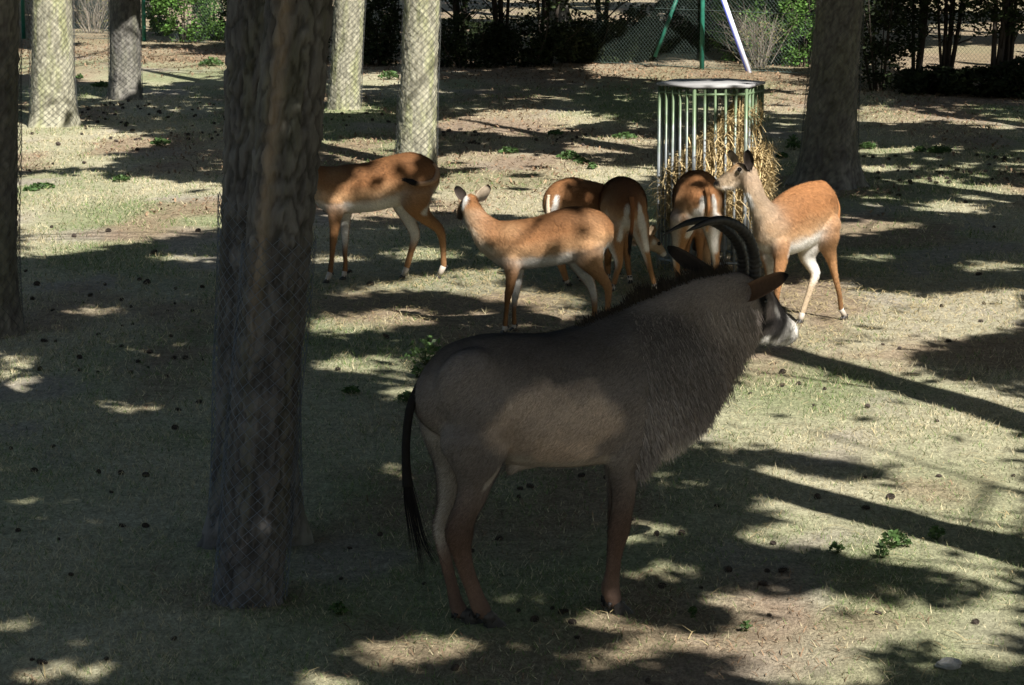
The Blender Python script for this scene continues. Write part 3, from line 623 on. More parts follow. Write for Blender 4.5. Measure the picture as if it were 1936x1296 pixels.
BG = {'brace': ((2.56, 52.26, 0.19), (3.04, 52.26, 1.49)),
 'cones': [(-2.72, 15.64), (-2.46, 15.4), (-2.16, 15.74), (-2.03, 15.74), (-2.33, 16.56), (-2.49, 17.16), (-2.35, 17.13), (-2.19, 17.04), (-2.89, 17.23), (-2.27, 14.59), (-2.19, 18.57), (-2.13, 19.47), (-2.24, 19.18),
           (-2.65, 20.88), (-3.09, 22.79), (-2.96, 21.77), (-1.25, 15.74), (-0.62, 16.49), (0.05, 16.66), (0.11, 16.71), (0.04, 16.46), (-0.21, 15.12), (0.2, 13.93), (0.26, 13.87), (0.24, 13.84), (0.11, 13.66),
           (0.29, 13.61), (0.31, 13.35), (1.41, 15.32), (0.93, 15.55), (1.26, 13.81), (1.12, 14.68), (1.32, 14.65), (1.28, 14.39), (2.02, 16.21), (2.19, 16.46), (2.11, 17.01), (1.77, 16.49), (1.95, 20.65), (1.89, 20.08),
           (2.18, 19.95), (2.02, 20.18), (1.67, 20.76), (1.66, 20.7), (2.93, 21.69), (3.35, 22.01), (3.75, 22.97), (3.56, 23.82), (3.93, 23.96), (2.83, 21.89), (2.8, 18.84), (2.56, 17.08), (3.0, 17.05), (0.79, 15.52),
           (0.76, 14.37), (0.96, 14.35), (1.79, 13.82), (2.24, 13.66), (1.65, 19.81), (-0.87, 15.18), (-0.88, 14.56), (-0.45, 14.46), (-0.72, 15.49), (0.57, 17.01), (0.42, 17.08), (-0.07, 15.45), (0.67, 15.87),
           (1.17, 16.21), (0.61, 12.63), (-3.14, 17.88), (-2.89, 17.96), (-2.21, 12.98), (-1.87, 12.98), (-1.26, 20.76), (-0.97, 22.19), (-1.23, 25.04), (-1.46, 25.86), (-0.85, 39.61), (-0.74, 41.43), (0.38, 40.42),
           (0.23, 40.01), (-0.63, 39.22), (-0.45, 38.99), (-0.16, 38.69), (-0.05, 36.69), (1.92, 37.38), (-5.9, 37.74), (-6.47, 39.15), (-5.81, 39.22), (-4.78, 37.03), (-4.89, 37.38), (-5.6, 35.38), (-5.22, 35.38),
           (-4.5, 33.87), (-4.64, 29.12), (-4.01, 28.7), (-3.12, 28.7), (-4.29, 28.29), (-3.37, 27.12), (-3.58, 24.41), (-3.2, 25.3), (-4.02, 24.11), (-3.76, 23.53), (-3.27, 24.11), (-2.81, 23.96), (-2.42, 21.22),
           (-3.42, 20.76), (-3.2, 21.22), (4.89, 31.2), (5.04, 33.58), (4.27, 31.95), (4.16, 25.69), (4.86, 29.12), (5.06, 34.16), (4.24, 33.58), (4.77, 34.76), (4.48, 36.02), (6.12, 36.02), (1.4, 14.65), (2.04, 19.31),
           (2.4, 19.31), (-1.6, 13.35), (-2.16, 12.94), (-0.26, 12.81), (0.03, 13.84), (-1.19, 15.68), (-6.02, 44.0), (-5.61, 43.62), (-6.1, 41.9), (-4.02, 39.39), (-4.74, 43.14), (-5.19, 42.76), (-6.15, 43.98),
           (-5.34, 38.65), (-4.2, 39.36), (-4.68, 43.35), (-5.38, 40.45), (-4.36, 39.07), (-4.59, 44.12), (-4.74, 40.17), (-5.35, 43.46), (-5.5, 44.1), (-3.95, 39.01), (-5.15, 42.59), (-4.18, 40.79), (-4.07, 39.11),
           (-5.14, 41.82), (-4.94, 41.71), (-5.98, 42.56), (-4.77, 44.45), (-5.93, 40.45), (-5.52, 41.03), (-5.28, 42.3), (-4.25, 43.33), (-5.53, 43.28), (-4.98, 42.76), (-5.19, 39.71), (-5.42, 40.88), (-4.52, 44.02),
           (-6.28, 43.09), (-4.45, 40.52), (-5.79, 42.38), (-5.81, 41.52), (-5.87, 40.01), (-3.98, 38.5), (-4.29, 38.47), (-6.31, 42.67), (-3.94, 39.54), (-4.94, 38.56), (-4.61, 39.29), (-5.8, 43.36), (-5.52, 43.76),
           (-4.98, 38.46), (-5.89, 44.7), (-6.37, 43.52), (-4.59, 42.17), (-5.9, 44.05), (-4.13, 41.76), (-6.12, 44.33), (-6.35, 43.52), (-4.99, 43.66), (-6.06, 41.32), (-5.22, 38.26), (-5.86, 41.07), (-4.58, 41.85),
           (-4.08, 41.4), (-0.5, 38.97), (-0.91, 38.95), (-0.47, 37.9), (0.67, 38.77), (-0.93, 39.33), (-0.5, 39.44), (-0.51, 37.95), (-0.71, 39.81), (0.86, 38.62), (0.99, 38.99), (0.8, 38.42), (0.58, 38.22),
           (0.0, 39.71), (-0.55, 37.94), (0.79, 37.83), (-0.31, 38.41), (0.6, 38.45), (0.64, 38.7), (0.32, 38.35), (-0.43, 37.83), (0.94, 39.75), (0.92, 37.75), (0.36, 39.83), (0.82, 39.63), (0.93, 38.39),
           (-0.87, 39.53), (5.35, 34.29), (5.38, 33.14), (4.8, 36.28), (6.24, 36.24), (6.08, 35.86), (5.57, 33.59), (5.83, 34.35), (6.03, 35.55), (5.54, 35.1), (5.74, 33.62), (5.05, 34.43), (4.39, 36.16), (5.31, 34.56),
           (5.77, 34.16), (4.47, 34.99), (5.63, 34.44), (4.03, 33.42), (6.0, 35.97), (5.26, 34.92), (5.79, 35.17), (4.6, 34.56), (6.28, 35.94), (4.31, 34.12), (5.87, 34.48), (4.82, 33.35), (5.91, 36.04), (6.04, 35.57),
           (4.58, 33.42), (4.83, 33.54), (4.31, 33.3), (4.64, 35.74), (5.19, 35.07), (5.01, 33.21), (5.81, 36.27), (4.73, 34.37), (4.99, 33.81), (5.3, 36.01), (4.47, 33.39), (4.72, 33.64), (6.0, 34.1), (5.41, 34.15),
           (4.57, 33.18), (4.86, 33.19), (4.58, 33.32), (-2.64, 22.22), (-3.54, 25.05), (-2.83, 23.64), (-3.18, 25.1), (-4.13, 25.03), (-2.9, 24.81), (-2.62, 23.58), (-3.14, 23.71), (-3.28, 25.37), (-2.98, 20.62),
           (-3.5, 22.0), (-3.58, 24.02), (-4.37, 25.89), (-2.28, 21.12), (-2.5, 21.23), (-2.68, 24.93), (-3.02, 22.87), (-2.74, 20.61), (-2.47, 20.47), (-3.59, 22.02), (-2.72, 21.54), (-2.75, 21.11), (-3.12, 20.66),
           (-3.21, 22.3), (-1.75, 41.16), (-2.48, 42.4), (-2.4, 41.36), (-1.62, 40.67), (-2.35, 41.95), (-1.89, 42.26), (-2.4, 43.0), (-2.58, 41.58), (-1.99, 41.39), (-2.31, 40.54), (-2.13, 42.61), (-2.64, 40.48)],
 'feeder': (1.79, 26.18),
 'feedertop': (1.56, 25.8, 1.67),
 'pole': ((4.15, 51.06, 0.01), (3.67, 51.06, 1.32)),
 'postpx': [(-10.17, 60.81), (-7.57, 60.08), (-1.7, 55.74), (3.37, 51.72), (8.53, 47.32)],
 'posts': [((-10.17, 60.81),), ((-7.65, 60.08),), ((3.37, 51.72),)],
 'roof_h': 1.67,
 'shrubs': [('leafy', (-6.66, 59.02), 0.64, 1.32, 'bright green leafy bush behind the fence, next to the shaded blue-grey trunk'),
            ('leafy', (-7.45, 61.55), 0.39, 1.11, 'bright green leafy bush beside the green post and the shaded trunk'),
            ('leafy', (-6.15, 59.72), 0.43, 1.5, 'green leafy bush at the hedge foot next to the thick dark trunk'), ('dark', (-3.95, 53.37), 0.78, 1.54, 'dark hedge bush showing beside the thick dark twin trunks'),
            ('dark', (-2.4, 52.26), 0.43, 1.49, 'dark hedge bush between the two sunlit leaning trunks'), ('dark', (-0.83, 51.72), 0.8, 0.92, 'low dark hedge bush beside the sunlit trunk behind the walking antelope'),
            ('dark', (0.3, 51.99), 0.85, 0.85, 'low dark hedge bush in the middle of the shaded hedge gap'), ('dark', (1.46, 53.09), 0.72, 0.82, 'low dark hedge bush under the pair of upright stems'),
            ('dark', (2.36, 53.66), 0.44, 0.95, 'small dark hedge bush at the foot of the slanting fence brace'), ('stems', (-0.93, 52.26), 0.29, 1.96, 'thin upright dark stems beside the sunlit pale trunk'),
            ('stems', (0.64, 52.53), 0.33, 1.95, 'pair of upright dark stems over the low hedge bush'), ('stems', (1.67, 53.37), 0.29, 1.92, 'upright dark stems next to the slanting fence brace'),
            ('stems', (-0.17, 52.81), 0.29, 1.94, 'upright dark stems over the shaded hedge gap'), ('leafy', (4.2, 53.66), 0.54, 1.53, 'tall green leafy bush beside the white leaning pole'),
            ('leafy', (4.78, 52.53), 0.62, 1.76, 'dense green leafy bush behind the wire fence panel'), ('leafy', (5.21, 51.99), 0.43, 1.78, 'green leafy bush touching the big dark trunk'),
            ('dark', (3.25, 55.74), 0.61, 1.15, 'dark bush behind the fence between the brace and the green post'), ('dark', (4.23, 56.69), 0.77, 1.2, 'dark bush filling the hedge behind the white leaning pole'),
            ('dark', (5.38, 55.74), 0.81, 1.25, 'dark bush behind the green leafy ones next to the big dark trunk'), ('dark', (5.92, 46.44), 0.63, 2.23, 'tall black bush right beside the big dark trunk'),
            ('dark', (6.68, 45.8), 0.54, 0.4, 'low dark bush under thin stems, next to the tall black bush'), ('dark', (7.44, 45.39), 0.62, 0.4, 'low dark bush before the pale sunlit clearing'),
            ('dark', (8.03, 44.98), 0.49, 0.57, 'low dark bush at the end of the hedge beyond the clearing'), ('stems', (6.56, 46.44), 0.21, 2.14, 'thin stem shrub rising next to the tall black bush'),
            ('stems', (6.99, 46.23), 0.25, 2.15, 'thin stem shrub standing before the pale sunlit clearing'), ('stems', (7.61, 45.18), 0.25, 2.18, 'thin stem shrub with crooked stems at the far end of the clearing'),
            ('stems', (7.85, 45.39), 0.21, 2.18, 'last thin stem shrub at the hedge end'), ('twiggy', (4.43, 51.72), 0.52, 0.86, 'dry grey twiggy bush beside the white leaning pole'),
            ('twiggy', (-9.01, 62.31), 0.68, 0.96, 'dry twiggy bush between the sunlit pale trunk and the shaded trunk'), ('twiggy', (-10.25, 62.31), 0.45, 0.96, 'dry twiggy bush behind the first dark fence post'),
            ('dark', (-5.1, 57.67), 0.68, 1.37, 'dark hedge bush hidden behind the thick twin trunks')],
 'stone': (2.0, 12.88),
 'weeds': [((-0.62, 20.99), 0.38, 0.21), ((0.7, 35.89), 0.29, 0.11), ((0.85, 35.38), 0.17, 0.07), ((0.96, 34.76), 0.11, 0.07), ((5.4, 36.69), 0.3, 0.1), ((5.18, 36.83), 0.15, 0.07), ((3.59, 37.03), 0.18, 0.21),
           ((3.36, 36.02), 0.17, 0.07), ((2.05, 15.24), 0.15, 0.09), ((2.31, 15.45), 0.11, 0.06), ((1.73, 15.12), 0.08, 0.05), ((1.96, 15.0), 0.07, 0.07), ((2.12, 15.24), 0.06, 0.05), ((1.12, 13.53), 0.05, 0.04),
           ((-1.11, 19.81), 0.12, 0.05), ((-0.71, 19.51), 0.16, 0.06), ((-0.67, 20.5), 0.11, 0.08), ((4.25, 40.42), 0.17, 0.1), ((-0.05, 36.69), 0.25, 0.07), ((0.59, 39.22), 0.21, 0.06), ((1.49, 38.69), 0.32, 0.07),
           ((-6.73, 47.66), 0.32, 0.08), ((-7.34, 49.42), 0.13, 0.09), ((-5.43, 52.67), 0.43, 0.15), ((-0.85, 13.84), 0.09, 0.05), ((-2.09, 49.42), 0.34, 0.15), ((-2.66, 52.67), 0.11, 0.34), ((-5.3, 32.64), 0.27, 0.06),
           ((-4.49, 33.3), 0.18, 0.08), ((-5.37, 32.37), 0.18, 0.05), ((4.58, 37.38), 0.2, 0.07), ((0.88, 13.79), 0.04, 0.05), ((-4.56, 37.74), 0.26, 0.1)]}

# ---------------------------------------------------------------- helpers
COLL = scene.collection

def tag(o, label=None, cat=None, group=None, kind=None):
    if label: o['label'] = label
    if cat: o['category'] = cat
    if group: o['group'] = group
    if kind: o['kind'] = kind
    return o

def empty(name, loc):
    o = bpy.data.objects.new(name, None)
    o.location = loc
    o.empty_display_size = .1
    COLL.objects.link(o)
    return o

def make_mesh(name, V, polys, mat, col=None, smooth=True, normals=None):
    """polys: list of (n,k) int arrays"""
    V = np.asarray(V, np.float32)
    polys = [np.asarray(p, np.int32) for p in polys if len(p)]
    me = bpy.data.meshes.new(name)
    me.vertices.add(len(V))
    me.vertices.foreach_set('co', V.ravel())
    loops = np.concatenate([p.ravel() for p in polys])
    tot = np.concatenate([np.full(len(p), p.shape[1], np.int32) for p in polys])
    start = np.concatenate([[0], np.cumsum(tot)[:-1]]).astype(np.int32)
    me.loops.add(len(loops))
    me.loops.foreach_set('vertex_index', loops)
    me.polygons.add(len(tot))
    me.polygons.foreach_set('loop_start', start)
    me.polygons.foreach_set('loop_total', tot)
    me.update(calc_edges=True)
    me.validate()
    if smooth:
        me.polygons.foreach_set('use_smooth', np.ones(len(me.polygons), bool))
    if col is not None:
        a = me.color_attributes.new('Col', 'FLOAT_COLOR', 'POINT')
        c = np.ones((len(V), 4), np.float32)
        c[:, :3] = col
        a.data.foreach_set('color', c.ravel())
    if normals is not None:
        me.normals_split_custom_set_from_vertices(normals.tolist())
    me.materials.append(mat)
    return me

def mobj(name, V, polys, mat, parent=None, col=None, smooth=True, normals=None):
    """mesh object; coordinates are world coordinates, kept when parented"""
    V = np.asarray(V, np.float32)
    if parent is not None:
        V = V - np.array(parent.location, np.float32)
        if parent.parent is not None:
            V = V - np.array(parent.parent.location, np.float32)
    me = make_mesh(name, V, polys, mat, col, smooth, normals)
    o = bpy.data.objects.new(name, me)
    COLL.objects.link(o)
    if parent is not None:
        o.parent = parent
    return o

class Acc:
    """collects pieces into one mesh"""
    def __init__(s): s.V = []; s.P = {}; s.C = []; s.n = 0
    def add(s, V, F, c=None):
        V = np.asarray(V, np.float32); F = np.asarray(F, np.int64)
        s.V.append(V); s.P.setdefault(F.shape[1], []).append(F + s.n)
        if c is not None:
            s.C.append(np.broadcast_to(np.asarray(c, np.float32), (len(V), 3)))
        s.n += len(V)
    def obj(s, name, mat, parent=None, smooth=True):
        return mobj(name, np.concatenate(s.V), [np.concatenate(p) for p in s.P.values()], mat, parent,
                    np.concatenate(s.C) if s.C else None, smooth)

def tube(pts, rad, sides=6, cap=True):
    pts = np.asarray(pts, float); n = len(pts)
    rad = np.broadcast_to(np.asarray(rad, float), (n,))
    T = np.gradient(pts, axis=0); T /= np.linalg.norm(T, axis=1)[:, None] + 1e-9
    ref = np.array([0, 0, 1.]) if abs(T[0, 2]) < .9 else np.array([0, 1., 0])
    V = []
    a = np.linspace(0, 2 * np.pi, sides, endpoint=False)
    u = ref
    for i in range(n):
        u = u - T[i] * (u @ T[i]); u = u / (np.linalg.norm(u) + 1e-9)
        w = np.cross(T[i], u)
        V.append(pts[i] + rad[i] * (np.cos(a)[:, None] * u + np.sin(a)[:, None] * w))
    V = np.concatenate(V)
    i = np.arange(n - 1)[:, None]; j = np.arange(sides)[None]
    q = np.stack([i * sides + j, i * sides + (j + 1) % sides, (i + 1) * sides + (j + 1) % sides, (i + 1) * sides + j], -1).reshape(-1, 4)
    if cap:
        V = np.concatenate([V, pts[:1], pts[-1:]])
        c0, c1 = n * sides, n * sides + 1
        jj = np.arange(sides)
        t0 = np.stack([(jj + 1) % sides, jj, np.full(sides, c0), np.full(sides, c0)], -1)
        t1 = np.stack([(n - 1) * sides + jj, (n - 1) * sides + (jj + 1) % sides, np.full(sides, c1), np.full(sides, c1)], -1)
        return V, q, t0[:, :3], t1[:, :3]
    return V, q

def add_tube(acc, pts, rad, sides=6, c=None):
    V, q, a, b = tube(pts, rad, sides)
    n0 = acc.n
    acc.add(V, q, c)
    acc.P.setdefault(3, []).append(np.concatenate([a, b]) + n0)

def smooth_path(pts, m):
    """Catmull-Rom through rows of pts"""
    P = np.asarray(pts, float)
    P = np.vstack([2 * P[0] - P[1], P, 2 * P[-1] - P[-2]])
    out = []
    for i in range(1, len(P) - 2):
        for t in np.linspace(0, 1, m, endpoint=False):
            a, b, c_, d = P[i - 1], P[i], P[i + 1], P[i + 2]
            out.append(.5 * (2 * b + (c_ - a) * t + (2 * a - 5 * b + 4 * c_ - d) * t * t + (3 * b - a - 3 * c_ + d) * t ** 3))
    out.append(P[-2])
    return np.array(out)

def h3(i, j, k, seed=0):
    h = (i * 374761393 + j * 668265263 + k * 2147483647 + seed * 974634777) & 0xffffffff
    h = ((h ^ (h >> 13)) * 1274126177) & 0xffffffff
    h = h ^ (h >> 16)
    return (h & 0xffffff) / float(0xffffff)

def vnoise(x, y, z, seed=0):
    x, y, z = (np.asarray(v, float) for v in np.broadcast_arrays(x, y, z))
    xi, yi, zi = np.floor(x).astype(np.int64), np.floor(y).astype(np.int64), np.floor(z).astype(np.int64)
    f = lambda t: t * t * (3 - 2 * t)
    u, v, w = f(x - xi), f(y - yi), f(z - zi)
    r = 0
    for a in (0, 1):
        for b in (0, 1):
            for c in (0, 1):
                r = r + h3(xi + a, yi + b, zi + c, seed) * (u if a else 1 - u) * (v if b else 1 - v) * (w if c else 1 - w)
    return r

def fbm(x, y, z=0., o=4, seed=0):
    s, a, t = 0, 1., 0
    for i in range(o):
        s = s + a * vnoise(np.asarray(x) * 2 ** i, np.asarray(y) * 2 ** i, np.asarray(z) * 2 ** i, seed + i)
        t += a; a *= .5
    return s / t

# ---------------------------------------------------------------- materials
def mat(name):
    m = bpy.data.materials.new(name); m.use_nodes = True
    nt = m.node_tree; b = nt.nodes['Principled BSDF']
    return m, nt, b

def noise_node(nt, scale, detail=4, coord=None, rough=.6):
    n = nt.nodes.new('ShaderNodeTexNoise')
    n.inputs['Scale'].default_value = scale; n.inputs['Detail'].default_value = detail
    n.inputs['Roughness'].default_value = rough
    if coord is not None: nt.links.new(coord, n.inputs['Vector'])
    return n

def attr_mat(name, rough=.85, var=.25, scale=60, spec=.15, trans=0., bump=0., stretch=(1, 1, 1)):
    m, nt, b = mat(name)
    L = nt.links.new
    at = nt.nodes.new('ShaderNodeVertexColor'); at.layer_name = 'Col'
    tc = nt.nodes.new('ShaderNodeTexCoord')
    mp = nt.nodes.new('ShaderNodeMapping'); mp.inputs['Scale'].default_value = stretch
    L(tc.outputs['Object'], mp.inputs['Vector'])
    n = noise_node(nt, scale, 5, mp.outputs[0])
    mr = nt.nodes.new('ShaderNodeMapRange')
    mr.inputs['From Min'].default_value = .25; mr.inputs['From Max'].default_value = .75
    mr.inputs['To Min'].default_value = 1 - var; mr.inputs['To Max'].default_value = 1 + var
    L(n.outputs['Fac'], mr.inputs['Value'])
    mx = nt.nodes.new('ShaderNodeVectorMath'); mx.operation = 'SCALE'
    L(at.outputs['Color'], mx.inputs[0]); L(mr.outputs[0], mx.inputs['Scale'])
    L(mx.outputs[0], b.inputs['Base Color'])
    b.inputs['Roughness'].default_value = rough
    b.inputs['Specular IOR Level'].default_value = spec
    if bump:
        bp = nt.nodes.new('ShaderNodeBump'); bp.inputs['Strength'].default_value = bump; bp.inputs['Distance'].default_value = .02
        L(n.outputs['Fac'], bp.inputs['Height']); L(bp.outputs[0], b.inputs['Normal'])
    if trans:
        tr = nt.nodes.new('ShaderNodeBsdfTranslucent'); L(mx.outputs[0], tr.inputs['Color'])
        ms = nt.nodes.new('ShaderNodeMixShader'); ms.inputs[0].default_value = trans
        L(b.outputs[0], ms.inputs[1]); L(tr.outputs[0], ms.inputs[2])
        L(ms.outputs[0], nt.nodes['Material Output'].inputs['Surface'])
    return m

def plain(name, colr, rough=.6, metal=0., var=.2, scale=30, spec=.3):
    m, nt, b = mat(name)
    L = nt.links.new
    tc = nt.nodes.new('ShaderNodeTexCoord')
    n = noise_node(nt, scale, 5, tc.outputs['Object'])
    cr = nt.nodes.new('ShaderNodeValToRGB')
    cr.color_ramp.elements[0].position = .3; cr.color_ramp.elements[1].position = .72
    cr.color_ramp.elements[0].color = tuple(c * (1 - var) for c in colr) + (1,)
    cr.color_ramp.elements[1].color = tuple(min(1, c * (1 + var)) for c in colr) + (1,)
    L(n.outputs['Fac'], cr.inputs[0]); L(cr.outputs[0], b.inputs['Base Color'])
    b.inputs['Roughness'].default_value = rough; b.inputs['Metallic'].default_value = metal
    b.inputs['Specular IOR Level'].default_value = spec
    return m

M_coat = attr_mat('animal_coat', .8, .2, 55, .12, bump=.1)
M_fur = attr_mat('animal_fur', .7, .1, 200, .18)
M_horn = attr_mat('horn', .45, .25, 40, .4, bump=.2)
M_eye = plain('eye', (.006, .005, .005), .08, var=.1, spec=.6)
M_hoof = attr_mat('hoof', .5, .2, 60, .3)
M_bark = attr_mat('bark', .95, .28, 28, .08, bump=.7, stretch=(1, 1, .3))
M_wire = plain('galvanised_wire', (.15, .175, .215), .5, .3, .3, 40)
M_wire_far = plain('shadowed_wire', (.10, .105, .10), .6, .4, .3, 40)  # darker wire: its shadow on sunlit bark is put into the colour
M_leaf = attr_mat('canopy_leaf', .7, .2, 3, .2, trans=.22)
M_weed = attr_mat('weed_leaf', .5, .2, 30, .3, trans=.35)
M_grass = attr_mat('grass_blade', .75, .15, 9, .15, trans=.35)
M_straw = attr_mat('straw', .7, .15, 30, .2, trans=.2)
M_cone = plain('pine_cone', (.048, .037, .03), .9, var=.5, scale=80)
M_stone = plain('stone', (.34, .33, .31), .85, var=.2, scale=25)
M_post = plain('green_fence_paint', (.02, .13, .09), .45, var=.3, scale=12)
M_fwire = plain('fence_wire', (.12, .17, .15), .5, .3, .3, 20)

def ground_mat():
    m, nt, b = mat('dry_grass_ground')
    L = nt.links.new
    at = nt.nodes.new('ShaderNodeVertexColor'); at.layer_name = 'Col'
    tc = nt.nodes.new('ShaderNodeTexCoord')
    mp = nt.nodes.new('ShaderNodeMapping'); mp.inputs['Scale'].default_value = (1, .45, 1)
    L(tc.outputs['Object'], mp.inputs['Vector'])
    n1 = noise_node(nt, 7, 6, tc.outputs['Object'], .65)
    n2 = noise_node(nt, 60, 5, mp.outputs[0], .75)
    n3 = noise_node(nt, 22, 5, mp.outputs[0], .7)
    def rng_(node, lo, hi, a=.3, c=.7):
        r = nt.nodes.new('ShaderNodeMapRange')
        r.inputs['From Min'].default_value = a; r.inputs['From Max'].default_value = c
        r.inputs['To Min'].default_value = lo; r.inputs['To Max'].default_value = hi
        L(node.outputs['Fac'], r.inputs['Value']); return r.outputs[0]
    def mul(x, y):
        k = nt.nodes.new('ShaderNodeMath'); k.operation = 'MULTIPLY'; L(x, k.inputs[0]); L(y, k.inputs[1]); return k.outputs[0]
    f = mul(mul(rng_(n1, .8, 1.2), rng_(n2, .5, 1.45)), rng_(n3, .72, 1.25))
    sc = nt.nodes.new('ShaderNodeVectorMath'); sc.operation = 'SCALE'
    L(at.outputs['Color'], sc.inputs[0]); L(f, sc.inputs['Scale'])
    L(sc.outputs[0], b.inputs['Base Color'])
    b.inputs['Roughness'].default_value = .95
    b.inputs['Specular IOR Level'].default_value = .05
    bp = nt.nodes.new('ShaderNodeBump'); bp.inputs['Strength'].default_value = .8; bp.inputs['Distance'].default_value = .03
    L(n2.outputs['Fac'], bp.inputs['Height']); L(bp.outputs[0], b.inputs['Normal'])
    return m
M_ground = ground_mat()

def rack_mat():
    m, nt, b = mat('worn_green_rack_paint')
    L = nt.links.new
    tc = nt.nodes.new('ShaderNodeTexCoord')
    sep = nt.nodes.new('ShaderNodeSeparateXYZ'); L(tc.outputs['Object'], sep.inputs[0])
    n = noise_node(nt, 9, 5, tc.outputs['Object'])
    ad = nt.nodes.new('ShaderNodeMath'); ad.operation = 'MULTIPLY_ADD'
    L(n.outputs['Fac'], ad.inputs[0]); ad.inputs[1].default_value = 1.1; L(sep.outputs['Z'], ad.inputs[2])
    r = nt.nodes.new('ShaderNodeMapRange'); r.inputs['From Min'].default_value = 1.6; r.inputs['From Max'].default_value = 2.0
    L(ad.outputs[0], r.inputs['Value'])
    mx = nt.nodes.new('ShaderNodeMix'); mx.data_type = 'RGBA'
    mx.inputs['A'].default_value = (.25, .27, .28, 1); mx.inputs['B'].default_value = (.11, .16, .085, 1)
    L(r.outputs[0], mx.inputs['Factor']); L(mx.outputs['Result'], b.inputs['Base Color'])
    b.inputs['Roughness'].default_value = .45; b.inputs['Metallic'].default_value = .25
    return m
M_rack = rack_mat()
M_roof = plain('grey_roof_sheet', (.27, .265, .265), .75, 0, .2, 6)

# ---------------------------------------------------------------- ground
def patch(x, y):
    """ground cover: dry (0..1), litter (0..1), bare (0..1)"""
    dry = np.clip((fbm(x * .55, y * .3, 0, 4, 3) - .38) * 3.6, 0, 1)
    lit = np.clip((fbm(x * .8 + 9, y * .42, 0, 4, 20) - .55) * 7, 0, 1)
    bare = np.clip((fbm(x * 1.1 + 30, y * .6, 0, 4, 41) - .60) * 8, 0, 1)
    # trampled ground with straw round the hay rack, needle litter under the far trees
    fx, fy = BG['feeder']
    near = np.exp(-(((x - fx + .8) / 4.2) ** 2 + ((y - fy + 1.6) / 2.4) ** 2))
    bare = np.clip(bare + near * (.3 + .6 * fbm(x * 2, y * 1.2, 0, 3, 12)), 0, 1)
    far = np.clip((y - 29) / 6, 0, 1)
    lit = np.clip(lit + far * np.clip((fbm(x * .5, y * .22, 0, 3, 77) - .54) * 5, 0, .7), 0, 1)
    lit = np.clip(lit + np.clip((y + .55 * x - 49) / 3, 0, 1) * .75, 0, 1)
    return dry, lit, bare

GREEN = np.array([.185, .22, .105]); TAN = np.array([.43, .395, .275])
LITTER = np.array([.27, .195, .135]); BARE = np.array([.33, .29, .24])
def ground_colour(x, y):
    dry, lit, bare = patch(x, y)
    c = GREEN + (TAN - GREEN) * (.3 + .65 * dry)[:, None]
    c = c + (BARE - c) * (bare * .8)[:, None]
    c = c + (LITTER - c) * (lit * .75)[:, None]
    return c

def ground_z(x, y):
    return (fbm(x * 2.2, y * 2.2, 0, 3, 60) - .55) * .035

gx = np.concatenate([-np.geomspace(900, 13, 10), np.arange(-12.5, 12.5, .13), np.geomspace(13, 900, 10)])
gy = np.concatenate([-np.geomspace(300, 6, 6), np.arange(-4, 9, .6), np.arange(9, 30, .12), np.arange(30, 80, .28), np.geomspace(82, 1500, 12)])
X, Y = np.meshgrid(gx, gy, indexing='ij')
gv = np.stack([X.ravel(), Y.ravel(), ground_z(X.ravel(), Y.ravel())], -1)
ni, nj = X.shape
ii, jj = np.meshgrid(np.arange(ni - 1), np.arange(nj - 1), indexing='ij')
gf = np.stack([ii * nj + jj, (ii + 1) * nj + jj, (ii + 1) * nj + jj + 1, ii * nj + jj + 1], -1).reshape(-1, 4)
gobj = mobj('ground', gv, [gf], M_ground, None, ground_colour(gv[:, 0], gv[:, 1]))
tag(gobj, 'dry grazed grass ground under the trees', 'ground', kind='structure')

def scatter(n, d0, d1, power=1.6, margin=1.04):
    """random ground points in the wedge that the photo looks over"""
    u = rng.random(n)
    p = 2 - power                      # density ~ d^-power per area
    d = (d0 ** p + u * (d1 ** p - d0 ** p)) ** (1 / p) if abs(p) > 1e-6 else d0 * (d1 / d0) ** u
    x = (rng.random(n) * 2 - 1) * (.178 * d * margin + .3)
    return x, d

def blades(x, y, hgt, wid, colr, lean=.5, z0=None):
    n = len(x)
    a = rng.random(n) * 2 * np.pi
    z = ground_z(x, y) if z0 is None else z0
    b = np.stack([x, y, z], -1)
    side = np.stack([np.cos(a), np.sin(a), np.zeros(n)], -1) * (wid / 2)[:, None]
    la = rng.random(n) * 2 * np.pi
    tip = b + np.stack([np.cos(la) * lean * hgt, np.sin(la) * lean * hgt, hgt * np.sqrt(np.maximum(.05, 1 - lean ** 2))], -1)
    V = np.stack([b - side, b + side, tip], 1).reshape(-1, 3)
    F = np.arange(3 * n).reshape(-1, 3)
    return V, F, np.repeat(colr, 3, axis=0)

N = 300000
bx, by = scatter(N, 10.5, 48, 1.75)
dry, lit, bare = patch(bx, by)
keep = rng.random(N) > (.8 * bare + .55 * lit).clip(0, .93)
keep &= rng.random(N) < .25 + .75 * np.clip((fbm(bx * 1.7, by * 1.7, 0, 3, 90) - .3) * 3, 0, 1)
bx, by, dry = bx[keep], by[keep], dry[keep]
hg = (.016 + .038 * rng.random(len(bx)) ** 1.5) * (1 + .3 * (by > 20))
wd = .0045 * np.clip(by / 13, 1, 3)
isdry = rng.random(len(bx)) < .35 + .5 * dry
gc = np.where(isdry[:, None], np.array([.48, .42, .27]), np.array([.14, .20, .07])) * (.5 + .9 * rng.random((len(bx), 1)))
Vb, Fb, Cb = blades(bx, by, hg, wd, gc, lean=.45 + .4 * rng.random(len(bx)))
tag(mobj('grass', Vb, [Fb], M_grass, None, Cb, smooth=False), 'short sparse grazed grass blades over the ground', 'grass', kind='stuff')

